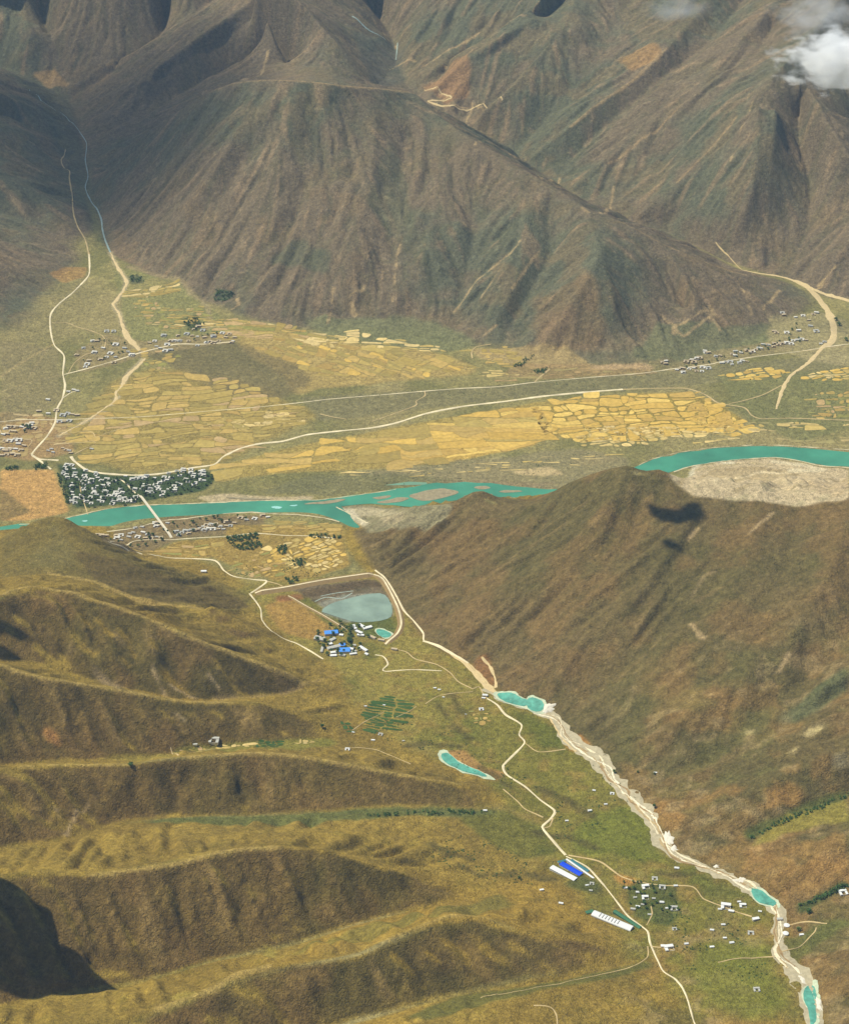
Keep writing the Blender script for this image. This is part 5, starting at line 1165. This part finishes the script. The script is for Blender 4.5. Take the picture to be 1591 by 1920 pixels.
def wood(q, n, seed, s=(3.5, 6.5)):
    """a plantation that reads as one dark mass"""
    W = world_poly(pts(q)); r = random.Random(seed); lo = W.min(0); hi = W.max(0); V = []; F = []; k_ = 0
    while k_ < n:
        x, y = r.uniform(lo[0], hi[0]), r.uniform(lo[1], hi[1])
        if not inside(W, np.array([x]), np.array([y]))[0]: continue
        k_ += 1; z = float(ground(x, y)); R0 = r.uniform(*s)
        for _ in range(16):
            d = Vector((r.gauss(0, 1), r.gauss(0, 1), r.gauss(0, 1))).normalized()*R0*r.uniform(.5, 1); c = Vector((x, y, z+R0*1.1))+d
            u = Vector((r.gauss(0, 1), r.gauss(0, 1), r.gauss(0, .6))).normalized(); w = u.cross(Vector((r.gauss(0, 1), r.gauss(0, 1), r.gauss(0, 1)))).normalized(); e = r.uniform(1.0, 2.0)
            k = len(V); V += [c-u*e-w*e, c+u*e-w*e, c+u*e+w*e, c-u*e+w*e]; F.append((k, k+1, k+2, k+3))
    tag(link('woodland', mesh('woodland', V, F, M['leafd'])), kind='stuff')
for i, (q, n) in enumerate((('420,1008 486,1000 488,1010 430,1020', 110), ('432,1022 480,1014 492,1022 488,1030 450,1032', 90), ('518,1028 535,1022 540,1036 525,1042', 40), ('546,1052 575,1048 572,1062 550,1062', 35), ('575,1002 640,1004 640,1010 585,1010', 40), ('10,876 34,873 34,882 12,883', 30), ('58,872 88,868 90,878 60,882', 45),
        ('106,880 116,900 132,945 124,945 112,910', 60), ('400,548 440,550 430,562 400,566', 40), ('243,516 266,518 270,529 246,532', 30), ('655,1185 662,1190 660,1205 652,1215 650,1200', 30), ('605,1182 640,1172 670,1176 640,1190', 34), ('338,606 368,594 380,608 355,618', 40), ('1492,1700 1591,1652 1591,1662 1520,1696', 60), ('1395,1573 1480,1528 1591,1490 1591,1496 1480,1540 1400,1580', 70),
        ('660,1533 760,1520 850,1520 930,1522 900,1526 760,1530', 60), ('960,688 985,672 1002,665 975,688', 30), ('1000,694 1025,690 1020,700 1002,700', 30), ('430,700 432,700 434,702 431,703', 2))[:-1]): wood(q, n, 50+i)
# dark scrub strung along field edges and gullies of the valley floor
V = []; F = []; r = random.Random(77)
for q, n in (('430,1060 520,1040 640,1075 560,1085 460,1090', 160), ('780,1380 960,1420 1030,1500 960,1510 820,1420', 120), ('860,1560 980,1600 1000,1660 860,1640 800,1600', 160), ('640,1350 800,1330 880,1400 780,1410', 120), ('1220,1690 1400,1740 1460,1850 1300,1840', 160), ('1030,1440 1180,1540 1040,1590', 120), ('1080,1380 1240,1540 1200,1560 1100,1440', 70), ('650,890 1000,850 1160,850 1100,880 760,915', 110), ('1400,690 1591,700 1591,800 1420,780', 120), ('620,740 900,725 1250,700 1200,720 900,745', 90)):
    W = world_poly(pts(q)); lo = W.min(0); hi = W.max(0); c_ = 0
    while c_ < n:
        x, y = r.uniform(lo[0], hi[0]), r.uniform(lo[1], hi[1])
        if not inside(W, np.array([x]), np.array([y]))[0] or float(vnoise(np.array([x]), np.array([y]), 60, 12)[0]) < .5: c_ += .3; continue
        c_ += 1; z = float(ground(x, y)); R0 = r.uniform(1.5, 4)
        for _ in range(10):
            d = Vector((r.gauss(0, 1), r.gauss(0, 1), abs(r.gauss(0, .6)))).normalized()*R0*r.uniform(.3, 1); c = Vector((x, y, z+.3))+d
            u = Vector((r.gauss(0, 1), r.gauss(0, 1), r.gauss(0, .6))).normalized(); w = u.cross(Vector((r.gauss(0, 1), r.gauss(0, 1), r.gauss(0, 1)))).normalized(); e = r.uniform(.8, 1.5)
            k = len(V); V += [c-u*e-w*e, c+u*e-w*e, c+u*e+w*e, c-u*e+w*e]; F.append((k, k+1, k+2, k+3))
tag(link('scrub', mesh('scrub', V, F, M['leafd'])), kind='stuff')
# ------------------------------------------------------------------ clouds and air
def cloud_mat(name, dens, noise=None, col=(1, 1, 1), aniso=.35, lo=.45, hi=.7):
    m = bpy.data.materials.new(name); m.use_nodes = True; t = m.node_tree; t.nodes.clear(); o = t.nodes.new('ShaderNodeOutputMaterial'); v = t.nodes.new('ShaderNodeVolumePrincipled')
    v.inputs['Color'].default_value = (*col, 1); v.inputs['Anisotropy'].default_value = aniso; v.inputs['Density'].default_value = dens
    if noise:
        tc = t.nodes.new('ShaderNodeTexCoord'); n = t.nodes.new('ShaderNodeTexNoise'); n.inputs['Scale'].default_value = noise; n.inputs['Detail'].default_value = 6; n.inputs['Roughness'].default_value = .62
        t.links.new(tc.outputs['Object'], n.inputs['Vector'])
        g = t.nodes.new('ShaderNodeVectorMath'); g.operation = 'LENGTH'; sc = t.nodes.new('ShaderNodeVectorMath'); sc.operation = 'MULTIPLY'; sc.inputs[1].default_value = (1, 1, 1); t.links.new(tc.outputs['Object'], sc.inputs[0]); t.links.new(sc.outputs[0], g.inputs[0])
        f = t.nodes.new('ShaderNodeMapRange'); f.inputs[1].default_value = 0.25; f.inputs[2].default_value = 1.0; f.inputs[3].default_value = .12; f.inputs[4].default_value = -.35; t.links.new(g.outputs['Value'], f.inputs[0])
        ad = t.nodes.new('ShaderNodeMath'); t.links.new(n.outputs['Fac'], ad.inputs[0]); t.links.new(f.outputs[0], ad.inputs[1])
        r_ = t.nodes.new('ShaderNodeMapRange'); r_.inputs[1].default_value = lo; r_.inputs[2].default_value = hi; r_.inputs[3].default_value = 0; r_.inputs[4].default_value = dens; t.links.new(ad.outputs[0], r_.inputs[0]); t.links.new(r_.outputs[0], v.inputs['Density'])
    t.links.new(v.outputs[0], o.inputs['Volume']); return m
def puff(name, centre, radii, m, label, rot=0, seed=0, lump=.0):
    import bmesh
    bm = bmesh.new(); bmesh.ops.create_icosphere(bm, subdivisions=4, radius=1)
    if lump:
        for v in bm.verts:
            d = v.co.normalized(); a = np.array([d.x*100+seed*300]), np.array([d.y*100+d.z*70])
            v.co = d*(1+lump*(float(fbm(a[0], a[1], 55, 3, 500)[0])-.5)*2)
    me = bpy.data.meshes.new(name); bm.to_mesh(me); bm.free(); me.materials.append(m); o = link(name, me); o.location = centre; o.scale = radii; o.rotation_euler = (0, 0, rot)
    tag(o, label, 'cloud'); return o
def at_depth(px, py, z): x, y = to_world(px, py, z); return (float(x), float(y), z)
CLN = cloud_mat('cloud_wisp', .05, 4.2, lo=.50, hi=.74, aniso=0)
puff('cloud', at_depth(1590, 112, 1750), (620, 380, 290), CLN, 'bright white cloud at the upper right over the brown slopes')
puff('cloud', at_depth(1530, 25, 1900), (440, 300, 210), cloud_mat('cloud_veil', .006, 3.2, lo=.48, hi=.75), 'ragged thin cloud veil touching the top edge above the bright cloud')
puff('cloud', at_depth(1270, 14, 1750), (300, 220, 120), cloud_mat('cloud_thin', .004, 1.8, lo=.42, hi=.75), 'faint thin cloud veil at the top right of centre')
def shade_cloud(q, lift, thick, dens, label, extra=None, lens=False):
    W = world_poly(pts(q)); 
    z0 = np.array([float(ground(*p)) for p in W]); S = np.array(SUN_DIR)
    P = [np.array([p[0], p[1], z])+S*((lift-z)/S[2]) for p, z in zip(W, z0)]
    if extra is not None: P += [np.array([P[-1][0]+a, P[-1][1]+b, lift]) for a, b in extra]
    P = chaikin(np.array(P)[:, :2], 3); c = P.mean(0); n = len(P); V = []; F = []; rings = ((.55, -thick*.5), (.86, -thick*.35), (1.0, 0), (.9, thick*.4), (.6, thick*.75), (.25, thick))
    if lens: rings = ((.1, -thick), (.3, -thick*.9), (.5, -thick*.7), (.7, -thick*.4), (.86, -thick*.15), (1.0, 0), (.86, thick*.15), (.7, thick*.4), (.5, thick*.7), (.3, thick*.9), (.1, thick))
    for s, dz in rings:
        for p in P:
            q_ = c+(p-c)*s; k = (float(fbm(np.array([q_[0]+dz*2]), np.array([q_[1]]), thick*.8, 3, 600)[0])-.5); q_ = q_+(p-c)*k*(.22 if not lens else .1); V.append((q_[0], q_[1], lift+dz+(k*thick*.5 if not lens else 0)))
    for j in range(len(rings)-1):
        for i in range(n): F.append((j*n+i, j*n+(i+1) % n, (j+1)*n+(i+1) % n, (j+1)*n+i))
    F += [tuple(range(n-1, -1, -1)), tuple(range((len(rings)-1)*n, len(rings)*n))]
    import bmesh
    me = mesh('cloud', V, F, cloud_mat('cloud_body', dens, aniso=.2)); bm = bmesh.new(); bm.from_mesh(me); bmesh.ops.recalc_face_normals(bm, faces=bm.faces); bm.to_mesh(me); bm.free()
    o = link('cloud', me); tag(o, label, 'cloud')
shade_cloud('8,1650 45,1672 78,1700 70,1740 112,1772 172,1812 226,1856 150,1864 60,1850 0,1862', 1150, 150, .12, 'dense low cloud that casts the near-black shadow at the lower left', [(-420, -20), (-420, 420)])
shade_cloud('0,1163 32,1172 55,1195 30,1197 0,1190', 2300, 60, .06, 'small cloud casting the upper dark patch on the left ridge', [(-150, 0)])
shade_cloud('0,1208 25,1220 48,1236 20,1238 0,1236', 2300, 60, .08, 'small cloud casting the lower dark patch on the left ridge', [(-150, 0)])
shade_cloud('1205,935 1235,955 1270,960 1300,935 1325,958 1315,975 1280,985 1240,982 1215,965', 3500, 50, .07, 'small cloud casting the dark patch on the right range')
shade_cloud('1238,1010 1262,1015 1282,1030 1270,1038 1245,1030', 3500, 40, .06, 'smallest cloud casting the faint patch on the right range')
shade_cloud('-200,20 0,-40 200,-60 400,-40 520,40 530,150 500,280 420,400 300,470 150,480 0,400 -150,280', 3600, 450, .0024, 'broad thin cloud that dims the upper left valley', lens=True)
hz = cloud_mat('haze_air', HAZE_DENSITY, col=(.50, .72, 1.0), aniso=.0)
V, F = box(-4690, 4690, -700, 17290, -14, 4900); tag(link('haze', mesh('haze', V, F, hz)), kind='stuff')
print('done', time.time()-T0)
